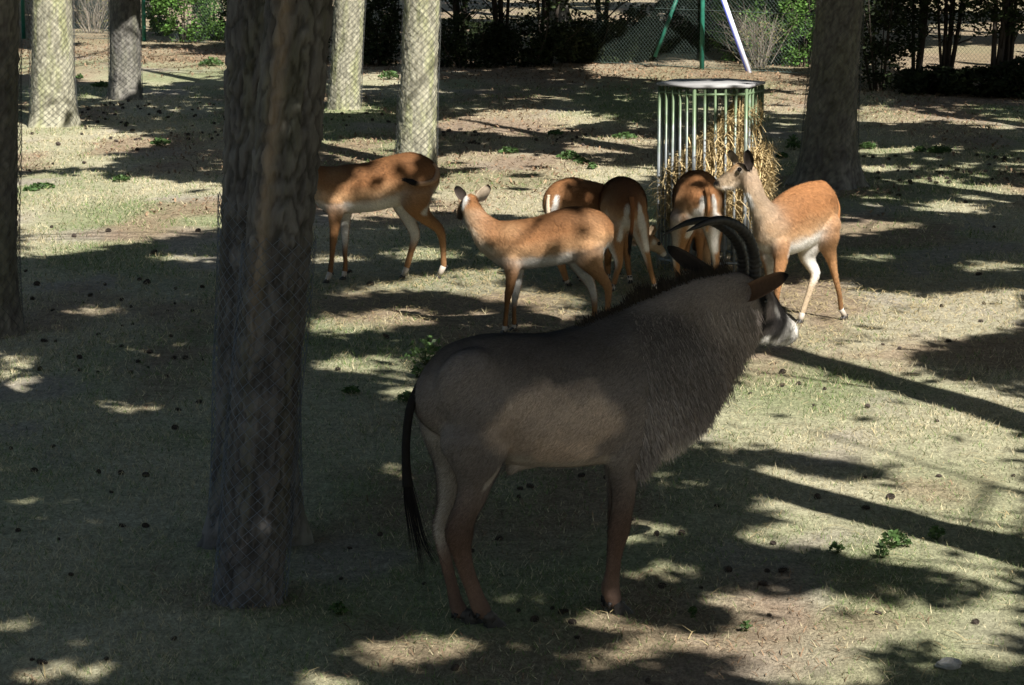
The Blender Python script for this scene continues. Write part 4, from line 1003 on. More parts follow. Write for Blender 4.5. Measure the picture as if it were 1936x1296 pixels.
def strips(x, y, z, ln, wd, ang, tilt, colr):
    d = np.stack([np.cos(ang) * np.cos(tilt), np.sin(ang) * np.cos(tilt), np.sin(tilt)], -1) * (ln / 2)[:, None]
    s = np.stack([-np.sin(ang), np.cos(ang), np.zeros_like(ang)], -1) * (wd / 2)[:, None]
    c = np.stack([x, y, z], -1)
    bow = np.zeros_like(c); bow[:, 2] = ln * .08
    V = np.stack([c - d - s, c - d + s, c + bow + s, c + bow - s, c + d + s, c + d - s], 1).reshape(-1, 3)
    n = len(x); k = np.arange(n)[:, None] * 6
    F = np.concatenate([k + np.array([0, 3, 2, 1]), k + np.array([3, 5, 4, 2])])
    return V, F, np.repeat(colr, 6, axis=0)

fx, fy = BG['feeder']
n = 11000
x = fx + rng.normal(0, 3.0, n) - .8; y = fy - 1.4 + rng.normal(0, 1.6, n)
x2, y2 = scatter(2600, 11, 40, 1.3)
x = np.concatenate([x, x2]); y = np.concatenate([y, y2]); n = len(x)
V, F, C = strips(x, y, ground_z(x, y) + .006 + .02 * rng.random(n), .05 + .14 * rng.random(n), .003 + .003 * rng.random(n), rng.random(n) * 6.28, rng.normal(0, .12, n),
                 np.array([.46, .37, .20]) * (.6 + .6 * rng.random((n, 1))))
tag(mobj('scattered_straw', V, [F], M_straw, None, C, smooth=False), 'loose pale straw scattered on the trampled ground round the hay rack', 'straw', kind='stuff')

n = 16000
x = rng.uniform(-11, 9, n); y = 51.5 + .0 * x + rng.normal(0, 2.2, n) - .55 * x
x2, y2 = scatter(30000, 11, 46, 1.2)
k2 = patch(x2, y2)[1] > .3
x = np.concatenate([x, x2[k2]]); y = np.concatenate([y, y2[k2]]); n = len(x)
thin_ = y < 30
V, F, C = strips(x, y, ground_z(x, y) + .006 + np.where(thin_, .006, .03) * rng.random(n), .04 + .04 * rng.random(n), np.where(thin_, .004, .016) * (.8 + .8 * rng.random(n)), rng.random(n) * 6.28, rng.normal(0, .35, n),
                 np.array([.30, .20, .125]) * (.35 + .8 * rng.random((n, 1))))
tag(mobj('leaf_litter', V, [F], M_straw, None, C, smooth=False), 'brown fallen leaves and needles lying along the hedge and fence foot', 'leaf litter', kind='stuff')

# ---------------------------------------------------------------- trees: trunks
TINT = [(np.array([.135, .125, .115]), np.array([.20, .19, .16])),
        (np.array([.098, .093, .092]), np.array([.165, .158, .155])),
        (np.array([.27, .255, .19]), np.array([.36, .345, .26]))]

def trunk_mesh(path, rad, flare, seed, tint, nu=72, dz=.03, lobes=5, bark=.012, strip=None):
    """path(z)->xy, rad(z)->r ; returns verts, quads, colours"""
    zs = np.concatenate([np.arange(-.12, 3.6, dz), np.arange(3.6, 10.6, .35)])
    a = np.linspace(0, 2 * np.pi, nu, endpoint=False)
    Z, A = np.meshgrid(zs, a, indexing='ij')
    cx, cy = path(Z)
    r = rad(Z)
    ph = seed * 1.7
    fl = np.exp(-np.maximum(Z, 0) / .22)
    lob = .55 + .6 * np.clip(np.sin(lobes * A + ph) * .6 + .5 * np.sin(2 * A + 2 * ph), -.4, 1)
    r = r * (1 + flare * fl * lob)
    rm = float(rad(1.)); px, py = np.cos(A) * 3.2, np.sin(A) * 3.2
    qx, qy, qz = np.cos(A) * rm / .05, np.sin(A) * rm / .05, Z / .13
    big = fbm(px * .6, py * .6, Z * .9, 3, seed)
    plate = np.abs(fbm(qx + 1.2 * vnoise(qx * .7, qy * .7, qz * .8, seed + 9), qy, qz, 3, seed + 5) - .5) * 2
    groove = np.clip(1 - plate * 5, 0, 1)
    r = r * (1 + .10 * (big - .5)) + bark * (fbm(qx * 1.6, qy * 1.6, qz * 1.8, 3, seed + 3) - .5) - bark * .9 * groove
    V = np.stack([cx + np.cos(A) * r, cy + np.sin(A) * r, Z], -1).reshape(-1, 3)
    n0, n1 = Z.shape
    i, j = np.meshgrid(np.arange(n0 - 1), np.arange(n1), indexing='ij')
    q = np.stack([i * n1 + j, i * n1 + (j + 1) % n1, (i + 1) * n1 + (j + 1) % n1, (i + 1) * n1 + j], -1).reshape(-1, 4)
    lo, hi = TINT[tint]
    t = np.clip((fbm(qx * .8, qy * .8, qz * .7, 4, seed + 13) - .3) * 2.6, 0, 1)
    C = lo + (hi - lo) * t[..., None]
    lich = np.clip((fbm(px * .9, py * .9, Z * 1.6, 4, seed + 31) - .52) * 6, 0, 1)
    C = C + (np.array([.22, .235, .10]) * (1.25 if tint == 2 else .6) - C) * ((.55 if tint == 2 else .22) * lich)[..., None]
    C = C * (1 - .5 * groove)[..., None]
    if strip is not None:
        s = np.exp(-((A - strip + .10 * np.sin(Z * 1.5)) / .24) ** 2) * np.clip((Z - 1.2) / .5, 0, 1)
        C = C + (np.array([.26, .205, .155]) - C) * (.9 * s)[..., None]
    return V, q, C.reshape(-1, 3)

def wire_guard(path, rad, flare, seed, ztop, name, label, loc, lobes=5, cell=.062, wr=.0019, wrand=.5):
    """chain-link mesh wrapped round a trunk"""
    acc = Acc()
    R0 = rad(1.0) * 1.06
    m = int(2 * np.pi * R0 / cell)
    rise = ztop + .02
    turns = rise / (m * cell)
    zs = np.linspace(.02, ztop, int(ztop / .033))
    ph = seed * 1.7
    for s in (1, -1):
        for k in range(m):
            A = 2 * np.pi * (k / m + s * turns * zs / ztop)
            cx, cy = path(zs)
            fl = np.exp(-zs / .22)
            lob = .55 + .6 * np.clip(np.sin(lobes * A + ph) * .6 + .5 * np.sin(2 * A + 2 * ph), -.4, 1)
            r = rad(zs) * (1.035 + .55 * flare * fl * lob) + .011 + .004 * np.sin(A * 3 + zs * 5) + .0025 * s
            end = ztop - .12 * wrand * (.5 + .5 * np.sin(A[-1] * 2 + seed))
            sel = zs <= end
            P = np.stack([cx + np.cos(A) * r, cy + np.sin(A) * r, zs], -1)[sel]
            V, q = tube(P, wr, 3, cap=False)
            acc.add(V, q)
    o = acc.obj(name, M_wire if wr < .002 else M_wire_far, None)
    tag(o, label, 'wire mesh', 'wire mesh guards round the trunks')
    return o

tree_roots = []
GUARD_LABEL = ['wire mesh wrapped round the slim leaning trunk with the pale bark strip',
               'wire mesh wrapped round the thick dark trunk behind the slim leaning one',
               'wire mesh round the grey trunk alone by the far side of the shaded grass',
               'wire mesh round the sunlit pale trunk with the spreading root',
               'wire mesh round the shaded blue-grey trunk beside the green fence post',
               'wire mesh round the sunlit leaning trunk close to the hedge',
               'wire mesh round the sunlit pale trunk behind the walking antelope',
               'wire mesh round the big dark trunk behind the hay rack']
for idx, t in enumerate(TREES):
    b, tp = np.array(t['base']), np.array(t['top'])
    slope = (tp - b)[:2] / (tp[2] - b[2])
    def path(z, b=b, s=slope):
        zz = np.clip(z, -.2, 4.2); ex = np.maximum(np.asarray(z) - 4.2, 0)
        return b[0] + s[0] * (zz + .25 * ex), b[1] + s[1] * (zz + .25 * ex)
    zt = tp[2]
    def rad(z, r0=t['r0'], r1=t['r1'], zt=zt):
        return np.interp(z, [0, zt, 5, 9.5], [r0, r1, r1 * .9, r1 * .1])
    near = b[1] < 18
    root = empty('tall_tree', b)
    tag(root, t['label'], 'tree', 'tall trees in the enclosure')
    V, q, C = trunk_mesh(path, rad, t['flare'], idx * 3 + 2, t['tint'], 160 if near else 72, .018 if near else .03, bark=.020 if near else .014, strip=4.25 if idx == 0 else None)
    mobj('trunk', V, [q], M_bark, root, C)
    wire_guard(path, rad, t['flare'], idx * 3 + 2, t['guard'], 'wire_tree_guard', GUARD_LABEL[idx], b, wr=.0018 if near else .0021, cell=.062 if near else .085)
    tree_roots.append((root, np.array(path(6.5)), slope, idx))

OFF_TREES = [(o['base'][0], o['base'][1], o['lean'][0], o['lean'][1], o['r']) for o in OFF] + [
    (8.6, 25.5, .02, 0, .26), (10.2, 35, 0, .02, .28), (12.5, 46, -.02, 0, .3), (-7.2, 17, .02, 0, .25), (-9.8, 29, 0, 0, .28),
    (3.4, 5.0, 0, .02, .22), (-3.6, 7.5, .02, 0, .22), (7.4, 8.5, -.02, 0, .24), (13, 58, 0, 0, .3), (-13.5, 50, 0, 0, .3),
    (9.5, 17, 0, -.02, .25), (-1.5, -4, 0, 0, .25), (6.2, -1.5, 0, 0, .25), (-8, -1, 0, 0, .25), (14, 4, 0, 0, .25), (1, 68, 0, 0, .3), (9, 70, 0, 0, .3), (-9, 74, 0, 0, .3), (17, 27, 0, 0, .28)]
OFF_LABEL = ['tall tree whose trunk shadow runs from the muzzle of the big antelope', 'tall leaning tree whose trunk shadow runs from the chest of the big antelope']
for k, (x, y, lx, ly, r) in enumerate(OFF_TREES):
    root = empty('tall_tree', (x, y, 0))
    tag(root, OFF_LABEL[k] if k < 2 else 'tall tree of the surrounding wood whose crown shades the enclosure', 'tree', 'tall trees in the enclosure')
    path = lambda z, x=x, y=y, lx=lx, ly=ly: (x + lx * np.clip(z, -.2, 6), y + ly * np.clip(z, -.2, 6))
    rad = lambda z, r=r: np.interp(z, [0, 4, 7.2, 8.6], [r, r * .92, r * .75, .02])
    V, q, C = trunk_mesh(path, rad, .35, 50 + k, 0, 32, .15)
    mobj('trunk', V, [q], M_bark, root, C)
    tree_roots.append((root, np.array(path(6.5)), np.array([lx, ly]), 50 + k))

# ---------------------------------------------------------------- trees: crowns
def in_poly(px, py, poly):
    P = np.asarray(poly, float)
    out = np.zeros(len(px), bool)
    x0, y0 = P.min(0); x1, y1 = P.max(0)
    s = np.where((px >= x0) & (px <= x1) & (py >= y0) & (py <= y1))[0]
    if not len(s): return out
    x, y = px[s], py[s]; r = np.zeros(len(s), bool)
    j = len(P) - 1
    for i in range(len(P)):
        c = ((P[i, 1] > y) != (P[j, 1] > y)) & (x < (P[j, 0] - P[i, 0]) * (y - P[i, 1]) / (P[j, 1] - P[i, 1] + 1e-12) + P[i, 0])
        r ^= c; j = i
    out[s] = r
    return out

def sun_reaches(hx, hy):
    """true where the crowns stay open towards the sun"""
    m = np.zeros(len(hx), bool)
    for g in GAPS: m |= in_poly(hx, hy, g)
    for (x, y, r) in LITBODIES: m |= (hx - x) ** 2 + (hy - y) ** 2 < r * r
    return m

def leaf_cards(P, ln, wd, colr):
    n = len(P)
    a = rng.random(n) * 6.283; el = rng.normal(0, .45, n)
    d = np.stack([np.cos(a) * np.cos(el), np.sin(a) * np.cos(el), np.sin(el)], -1)
    rv = rng.normal(size=(n, 3)); s = np.cross(d, rv); s /= np.linalg.norm(s, axis=1)[:, None] + 1e-9
    ln = np.broadcast_to(ln, (n,))[:, None]; wd = np.broadcast_to(wd, (n,))[:, None]
    V = np.stack([P - d * ln / 2, P + s * wd / 2, P + d * ln / 2, P - s * wd / 2], 1).reshape(-1, 3)
    return V, np.arange(4 * n).reshape(-1, 4), np.repeat(colr, 4, axis=0)

def canopy(nleaf, d0, d1, z0, z1, seed, keep_in):
    """leaves whose shade falls on the ground the photo looks over (given by distance d0..d1)"""
    m = 1.5
    hy = np.sqrt(d0 ** 2 + rng.random(nleaf) * (d1 ** 2 - d0 ** 2))
    hx = (rng.random(nleaf) * 2 - 1) * (.178 * hy + m)
    z = rng.uniform(z0, z1, nleaf)
    jit = .05 + .0015 * hy
    jx, jy = hx + rng.normal(0, 1, nleaf) * jit, hy + rng.normal(0, 1, nleaf) * jit * 1.5
    e = .11 if d1 < 30 else .34                    # room for the length of a leaf
    lit = sun_reaches(jx, jy)
    for ox, oy in ((e, 0), (-e, 0), (0, e * 1.3), (0, -e * 1.3)): lit |= sun_reaches(jx + ox, jy + oy)
    dens = fbm(hx * 1.1, hy * .55, z * .4, 3, seed)
    keep = np.clip((dens - .30) * 5, .17, 1)
    for (x, y, r) in THINBODIES: keep = np.where((hx - x) ** 2 + (hy - y) ** 2 < r * r, keep * .6, keep)
    k = (rng.random(nleaf) < keep) & (~lit | (rng.random(nleaf) < keep_in))
    hx, hy, z = hx[k], hy[k], z[k]
    return np.stack([hx - SHADE[0] * z * COT, hy - SHADE[1] * z * COT, z], -1)

def outer_canopy(nleaf):
    hx = rng.uniform(-34, 34, nleaf); hy = rng.uniform(-14, 105, nleaf); z = rng.uniform(5.2, 10, nleaf)
    k = ~((np.abs(hx) < .178 * hy + 1.5) & (hy > 9) & (hy < 80))
    k &= rng.random(nleaf) < np.clip((fbm(hx * .35, hy * .35, z * .3, 3, 8) - .34) * 5, .05, 1)
    hx, hy, z = hx[k], hy[k], z[k]
    return np.stack([hx - SHADE[0] * z * COT, hy - SHADE[1] * z * COT, z], -1)

Pa = canopy(165000, 9, 29, 5.0, 9.0, 5, .003)
Pb = canopy(105000, 29, 80, 4.7, 8.8, 6, .003)
Pc = outer_canopy(95000)
tops = np.array([t[1] for t in tree_roots])
def nearest(P):
    best = np.full(len(P), 1e9); idx = np.zeros(len(P), int)
    for i, t in enumerate(tops):
        d = (P[:, 0] - t[0]) ** 2 + (P[:, 1] - t[1]) ** 2
        m = d < best; best[m] = d[m]; idx[m] = i
    return idx
Ia, Ib, Ic = nearest(Pa), nearest(Pb), nearest(Pc)
for i, (root, top, slope, seed) in enumerate(tree_roots):
    Aa, Ab, Ac = Pa[Ia == i], Pb[Ib == i], Pc[Ic == i]
    acc = Acc()
    for A, ln, wdt in ((Aa, .23, .135), (Ab, .50, .32), (Ac, .66, .42)):
        if len(A):
            c = np.array([.035, .060, .018]) * (.6 + .8 * rng.random((len(A), 1)))
            acc.add(*leaf_cards(A, ln * (.7 + .6 * rng.random(len(A))), wdt, c))
    if acc.n: acc.obj('crown', M_leaf, root, smooth=False)
    allp = np.concatenate([Aa, Ab, Ac])
    if len(allp):
        la = Acc()
        for k in range(7):
            e = allp[rng.integers(len(allp))]
            z0 = 4.3 + 4.5 * rng.random()
            s0 = np.array([top[0] + slope[0] * .25 * (z0 - 6.5), top[1] + slope[1] * .25 * (z0 - 6.5), z0])
            mid = (s0 + e) / 2 + np.array([0, 0, .5])
            pp = smooth_path([s0, mid, e], 4)
            add_tube(la, pp, np.linspace(.035, .006, len(pp)), 5, (.12, .11, .10))
        la.obj('limbs', M_bark, root)['label'] = 'grey branching limbs of the crown'

# ---------------------------------------------------------------- hedge, fence
def leaf_cloud(acc, c, rx, ry, rz, n, ln, colr, seed, hollow=.35):
    u = rng.normal(size=(n * 2, 3)); u /= np.linalg.norm(u, axis=1)[:, None]
    rr = (hollow + (1 - hollow) * rng.random(n * 2)) ** .5
    lump = .65 + .7 * fbm(u[:, 0] * 2.3 + seed, u[:, 1] * 2.3, u[:, 2] * 2.3, 3, seed)
    P = u * (rr * lump)[:, None] * np.array([rx, ry, rz]) + np.array(c)
    gap = fbm(P[:, 0] * 4.5, P[:, 1] * 4.5, P[:, 2] * 4.5, 2, seed + 4) > .46
    P = P[gap & (P[:, 2] > .015)][:n]
    c_ = np.asarray(colr) * (.5 + .9 * rng.random((len(P), 1)))
    acc.add(*leaf_cards(P, ln * (.6 + .8 * rng.random(len(P))), ln * .6, c_))

for k, (kind, (sx, sy), hw, zt, lab) in enumerate(BG['shrubs']):
    names = {'leafy': 'leafy_bush', 'dark': 'hedge_bush', 'stems': 'upright_shrub', 'twiggy': 'twiggy_bush'}
    yb = sy + (.5 if kind != 'stems' else .9)
    root = empty(names[kind], (sx, yb, 0))
    tag(root, lab, 'bush', {'leafy': 'green leafy bushes along the fence', 'dark': 'dark bushes of the hedge', 'stems': 'thin-stemmed shrubs of the hedge', 'twiggy': 'dry twiggy bushes at the fence'}[kind])
    st = Acc(); cr = Acc()
    ns = {'leafy': 7, 'dark': 9, 'stems': 5, 'twiggy': 46}[kind]
    top = max(zt, .4)
    for s in range(ns):
        a = rng.random() * 6.28; sp = hw * (.25 + .8 * rng.random())
        p0 = np.array([sx + .25 * sp * math.cos(a), yb + .25 * sp * math.sin(a), -.05])
        hgt = (top * (.7 + .5 * rng.random())) if kind != 'stems' else 3.2
        p2 = p0 + np.array([sp * math.cos(a), sp * math.sin(a) * .6, hgt])
        p1 = (p0 + p2) / 2 + rng.normal(0, .06, 3)
        r0 = {'leafy': .014, 'dark': .016, 'stems': .028 + .03 * rng.random(), 'twiggy': .006}[kind]
        colr = (.05, .042, .035) if kind != 'twiggy' else np.array([.26, .22, .18]) * (.5 + rng.random())
        pp = smooth_path([p0, p1, p2], 4)
        add_tube(st, pp, np.linspace(r0, r0 * .35, len(pp)), 5, colr)
        if kind in ('stems', 'twiggy'):
            for q in range(4):
                b0 = pp[rng.integers(2, len(pp) - 1)]
                b1 = b0 + np.array([rng.normal(0, .3), rng.normal(0, .2), .15 + .35 * rng.random()])
                add_tube(st, [b0, (b0 + b1) / 2 + rng.normal(0, .03, 3), b1], [r0 * .35, r0 * .25, r0 * .1], 4, colr)
        if kind == 'stems': st.obj('stem', M_bark, root); st = Acc()
    if kind != 'stems': st.obj('twigs', M_bark, root)
    if kind == 'leafy':
        leaf_cloud(cr, (sx, yb, top * .55), hw * 1.05, hw * .8, top * .62, 3600, .065, (.085, .17, .035), k * 7 + 1)
    elif kind == 'dark':
        leaf_cloud(cr, (sx, yb, top * .48), hw * 1.15, .55, top * .62, 4200, .075, (.022, .032, .012), k * 7 + 1, .1)
        if top < 1.2 and rng.random() < .6:
            leaf_cloud(cr, (sx, yb, .15), hw * 1.2, .5, .25, 900, .06, (.03, .04, .015), k * 7 + 2)
    elif kind == 'stems':
        leaf_cloud(cr, (sx + .1, yb, 1.85), .8, .6, .95, 2300, .075, (.03, .045, .015), k * 7 + 1)
    else:
        leaf_cloud(cr, (sx, yb, top * .5), hw, .4, top * .5, 260, .05, (.16, .15, .06), k * 7 + 1)
    cr.obj('crown', M_leaf, root, smooth=False)

# fence: posts, strands and chain-link between them
pp = [np.array([p[0], p[1], 0.]) for p in BG['postpx']]
froot = empty('chain_link_fence', pp[0])
tag(froot, 'green chain link fence with round posts running along the hedge', 'fence')
for p in pp:
    a = Acc(); add_tube(a, [p + [0, 0, -.2], p + [0, 0, 1.2], p + [0, 0, 2.2]], .042, 12); a.obj('post', M_post, froot)
b0, b1 = BG['brace']
a = Acc(); add_tube(a, [b0, b1], .035, 10); a.obj('brace', M_post, froot)
wa = Acc()
for i in range(len(pp) - 1):
    p, q = pp[i], pp[i + 1]
    L = np.linalg.norm(q - p); hgt = 2.1; cell = .075
    m = int((L + hgt) / cell)
    for k in range(m):
        for s in (0, 1):
            u0 = k * cell - hgt; u1 = u0 + hgt; z0_, z1_ = .02, .02 + hgt
            if s: z0_, z1_ = z1_, z0_
            t0, t1 = max(u0, 0), min(u1, L)
            if t1 - t0 < .03: continue
            f = lambda t: p + (q - p) * (t / L) + np.array([0, .004 * s, z0_ + (z1_ - z0_) * (t - u0) / (u1 - u0)])
            V, qd = tube([f(t0), f(t1)], .0019, 3, cap=False); wa.add(V, qd)
wa.obj('chain_link_mesh', M_fwire, froot)
for z in (.04, 1.05, 2.1):
    a = Acc(); add_tube(a, [p + [0, -.006, z] for p in pp], .004, 4); a.obj('tension_wire', M_fwire, froot)

M_pole = plain('white_blue_pole_paint', (.72, .74, .86), .35, 0, .08, 8)
M_poleb = plain('blue_pole_paint', (.10, .14, .55), .4, 0, .1, 8)
q0, q1 = np.array(BG['pole'][0]), np.array(BG['pole'][1])
proot = empty('leaning_pole', (q0[0], q0[1], 0))
tag(proot, 'white pole with a blue side leaning against the wire fence', 'pole')
a = Acc(); add_tube(a, [q0 + (q0 - q1) * .03, q1 + (q1 - q0) * .6], .045, 12); a.obj('shaft', M_pole, proot)
a = Acc(); o_ = np.array([-.030, -.012, 0]); add_tube(a, [q0 + o_, q1 + (q1 - q0) * .58 + o_], .026, 8); a.obj('blue_band', M_poleb, proot)

# ---------------------------------------------------------------- hay rack
HR = BG['roof_h']
froot = empty('hay_rack', (fx, fy, 0))
tag(froot, 'hexagonal green metal hay rack with vertical bars and flat grey roof', 'hay rack')
SIDE = .47
ROT = math.radians(8)
cor = [np.array([fx + SIDE * math.cos(math.radians(60 * k) + ROT), fy + SIDE * math.sin(math.radians(60 * k) + ROT)]) for k in range(6)]
def hexplate(z0, z1, rr):
    c = [np.array([fx, fy]) + (p - np.array([fx, fy])) * rr for p in cor]
    V = [(p[0], p[1], z) for z in (z0, z1) for p in c] + [(fx, fy, z0), (fx, fy, z1 + .002)]
    q = [[k, (k + 1) % 6, 6 + (k + 1) % 6, 6 + k] for k in range(6)]
    t = [[(k + 1) % 6, k, 12] for k in range(6)] + [[6 + k, 6 + (k + 1) % 6, 13] for k in range(6)]
    return V, [q, t]
V, P = hexplate(HR - .012, HR + .012, 1.06)
mobj('roof', V, P, M_roof, froot, smooth=False)
for z in (HR - .07, .09):
    a = Acc()
    for k in range(6):
        p, q = cor[k], cor[(k + 1) % 6]
        add_tube(a, [(p[0], p[1], z), (q[0], q[1], z)], .012, 8)
    a.obj('rail', M_rack, froot)
for k in range(6):
    p, q = cor[k], cor[(k + 1) % 6]
    for j in range(5):
        c = p + (q - p) * j / 5
        a = Acc(); r_ = .017 if j == 0 else .0125
        bend = rng.normal(0, .004, 2)
        add_tube(a, [(c[0], c[1], -.03), (c[0] + bend[0], c[1] + bend[1], .8), (c[0], c[1], HR - .02)], r_, 8)
        a.obj('bar', M_rack, froot)
V, P = hexplate(.33, .345, .95)
mobj('tray', V, P, plain('dark_tray', (.035, .037, .035), .7), froot, smooth=False)

# hay inside the rack, bulging out on the far side
hay = Acc()
def hay_top(x, y):
    return 1.06 + .34 * np.clip((x - fx + .1) / .4, -1, 1) + .1 * fbm(x * 5, y * 5, 0, 2, 6)
nu_, nv_ = 28, 22
a = np.linspace(0, 2 * np.pi, nu_, endpoint=False)
zz = np.linspace(0, 1, nv_)
A, Zt = np.meshgrid(a, zz, indexing='xy')
prof = np.sin(np.clip(Zt, .02, .97) * np.pi) ** .35
rr = .40 * prof * (.8 + .4 * fbm(np.cos(A) * 2 + 5, np.sin(A) * 2, Zt * 5, 3, 17))
hx_, hy_ = fx + .02 + np.cos(A) * rr, fy + np.sin(A) * rr
hz_ = .36 + Zt * (hay_top(hx_, hy_) - .36 + .1)
V = np.stack([hx_, hy_, hz_], -1).reshape(-1, 3)
i, j = np.meshgrid(np.arange(nv_ - 1), np.arange(nu_), indexing='ij')
q = np.stack([i * nu_ + j, i * nu_ + (j + 1) % nu_, (i + 1) * nu_ + (j + 1) % nu_, (i + 1) * nu_ + j], -1).reshape(-1, 4)
hay.add(V, q, (.34, .25, .12))
def hay_strands(n, cx, cy, sx_, zlo, zhi, spread):
    an = rng.random(n) * 6.283; r = np.sqrt(rng.random(n)) * sx_ + .02
    x = cx + np.cos(an) * r; y = cy + np.sin(an) * r
    top_ = hay_top(x, y)
    z = zlo + rng.random(n) * (np.minimum(zhi, top_ + .08) - zlo)
    c = np.array([.58, .45, .24]) * (.55 + .75 * rng.random((n, 1)))
    hay.add(*strips(x, y, z, .08 + .16 * rng.random(n), .005 + .004 * rng.random(n), rng.random(n) * 6.283, rng.normal(0, spread, n), c))
hay_strands(11000, fx + .02, fy, .43, .36, 1.5, .6)
hay_strands(1700, fx + .38, fy - .12, .17, .55, 1.12, .7)
hay_strands(200, fx - .38, fy - .1, .14, .35, .95, .7)
n = 700
x = fx + rng.normal(0, .45, n); y = fy + rng.normal(0, .4, n) - .1
c = np.array([.48, .38, .19]) * (.55 + .7 * rng.random((n, 1)))
hay.add(*strips(x, y, .03 + .12 * rng.random(n) ** 2, .08 + .14 * rng.random(n), np.full(n, .005), rng.random(n) * 6.28, rng.normal(0, .3, n), c))
tag(hay.obj('hay_heap', M_straw, None, smooth=False), 'heap of golden hay stuffed inside the green rack', 'hay')

# ---------------------------------------------------------------- animals
PAL = {'coat': (.195, .170, .160), 'neckr': (.30, .25, .222), 'sunlit_flank': (.60, .47, .385), 'belly': (.50, .45, .40), 'face': (.17, .148, .138), 'black': (.012, .011, .011), 'white': (.68, .65, .60),
       'roanleg': (.125, .082, .064), 'sock': (.42, .40, .37), 'ear': (.23, .13, .08), 'eardark': (.07, .054, .045),
       'rufous': (.295, .135, .055), 'rufousdark': (.20, .085, .036), 'flank': (.44, .275, .145), 'pale': (.52, .42, .31), 'leg': (.33, .175, .08), 'foreleg': (.33, .165, .07),
       'legpale': (.52, .40, .27), 'neckgrey': (.32, .235, .165), 'facepale': (.44, .33, .22), 'tailc': (.36, .22, .13)}

def seg_dist(P, a, b, ra, rb, L, ratio):
    """distance of points to a tapered, side-flattened capsule"""
    d = b - a
    Q = P - a
    if ratio != 1:
        l = Q @ L; Q = Q + np.outer(l * (1 / ratio - 1), L)
        dl = d @ L; d = d + L * (dl * (1 / ratio - 1))
    t = np.clip((Q @ d) / (d @ d + 1e-9), 0, 1)
    D = Q - t[:, None] * d
    return np.sqrt((D * D).sum(1)) - (ra + (rb - ra) * t), t, D

def surface_nets(D, org, h):
    s = D < 0
    nx, ny, nz = D.shape
    c = np.zeros((nx - 1, ny - 1, nz - 1), np.int8)
    offs = [(i, j, k) for i in (0, 1) for j in (0, 1) for k in (0, 1)]
    for (i, j, k) in offs: c += s[i:nx - 1 + i, j:ny - 1 + j, k:nz - 1 + k]
    act = np.argwhere((c > 0) & (c < 8))
    idx = np.full(c.shape, -1, np.int64)
    idx[tuple(act.T)] = np.arange(len(act))
    sm = np.zeros((len(act), 3)); cnt = np.zeros(len(act))
    for a in offs:
        for ax in range(3):
            if a[ax]: continue
            b = list(a); b[ax] = 1
            da = D[act[:, 0] + a[0], act[:, 1] + a[1], act[:, 2] + a[2]]
            db = D[act[:, 0] + b[0], act[:, 1] + b[1], act[:, 2] + b[2]]
            m = (da < 0) != (db < 0)
            t = np.where(m, da / (da - db + 1e-12), 0)
            p = np.array(a, float) + t[:, None] * (np.array(b, float) - np.array(a, float))
            sm[m] += p[m]; cnt[m] += 1
    V = org + (act + sm / cnt[:, None]) * h
    quads = []
    for ax in range(3):
        o1, o2 = (ax + 1) % 3, (ax + 2) % 3
        lo = [slice(None)] * 3; hi = [slice(None)] * 3
        lo[ax] = slice(0, -1); hi[ax] = slice(1, None)
        ch = s[tuple(lo)] != s[tuple(hi)]
        e = np.argwhere(ch)
        ok = (e[:, o1] > 0) & (e[:, o2] > 0) & (e[:, o1] < D.shape[o1] - 1) & (e[:, o2] < D.shape[o2] - 1)
        e = e[ok]
        def cell(d1, d2):
            k = e.copy(); k[:, o1] += d1; k[:, o2] += d2
            return idx[k[:, 0], k[:, 1], k[:, 2]]
        q = np.stack([cell(-1, -1), cell(0, -1), cell(0, 0), cell(-1, 0)], -1)
        ins = s[e[:, 0], e[:, 1], e[:, 2]]
        q[~ins] = q[~ins][:, ::-1]
        quads.append(q)
    return V, np.concatenate(quads)

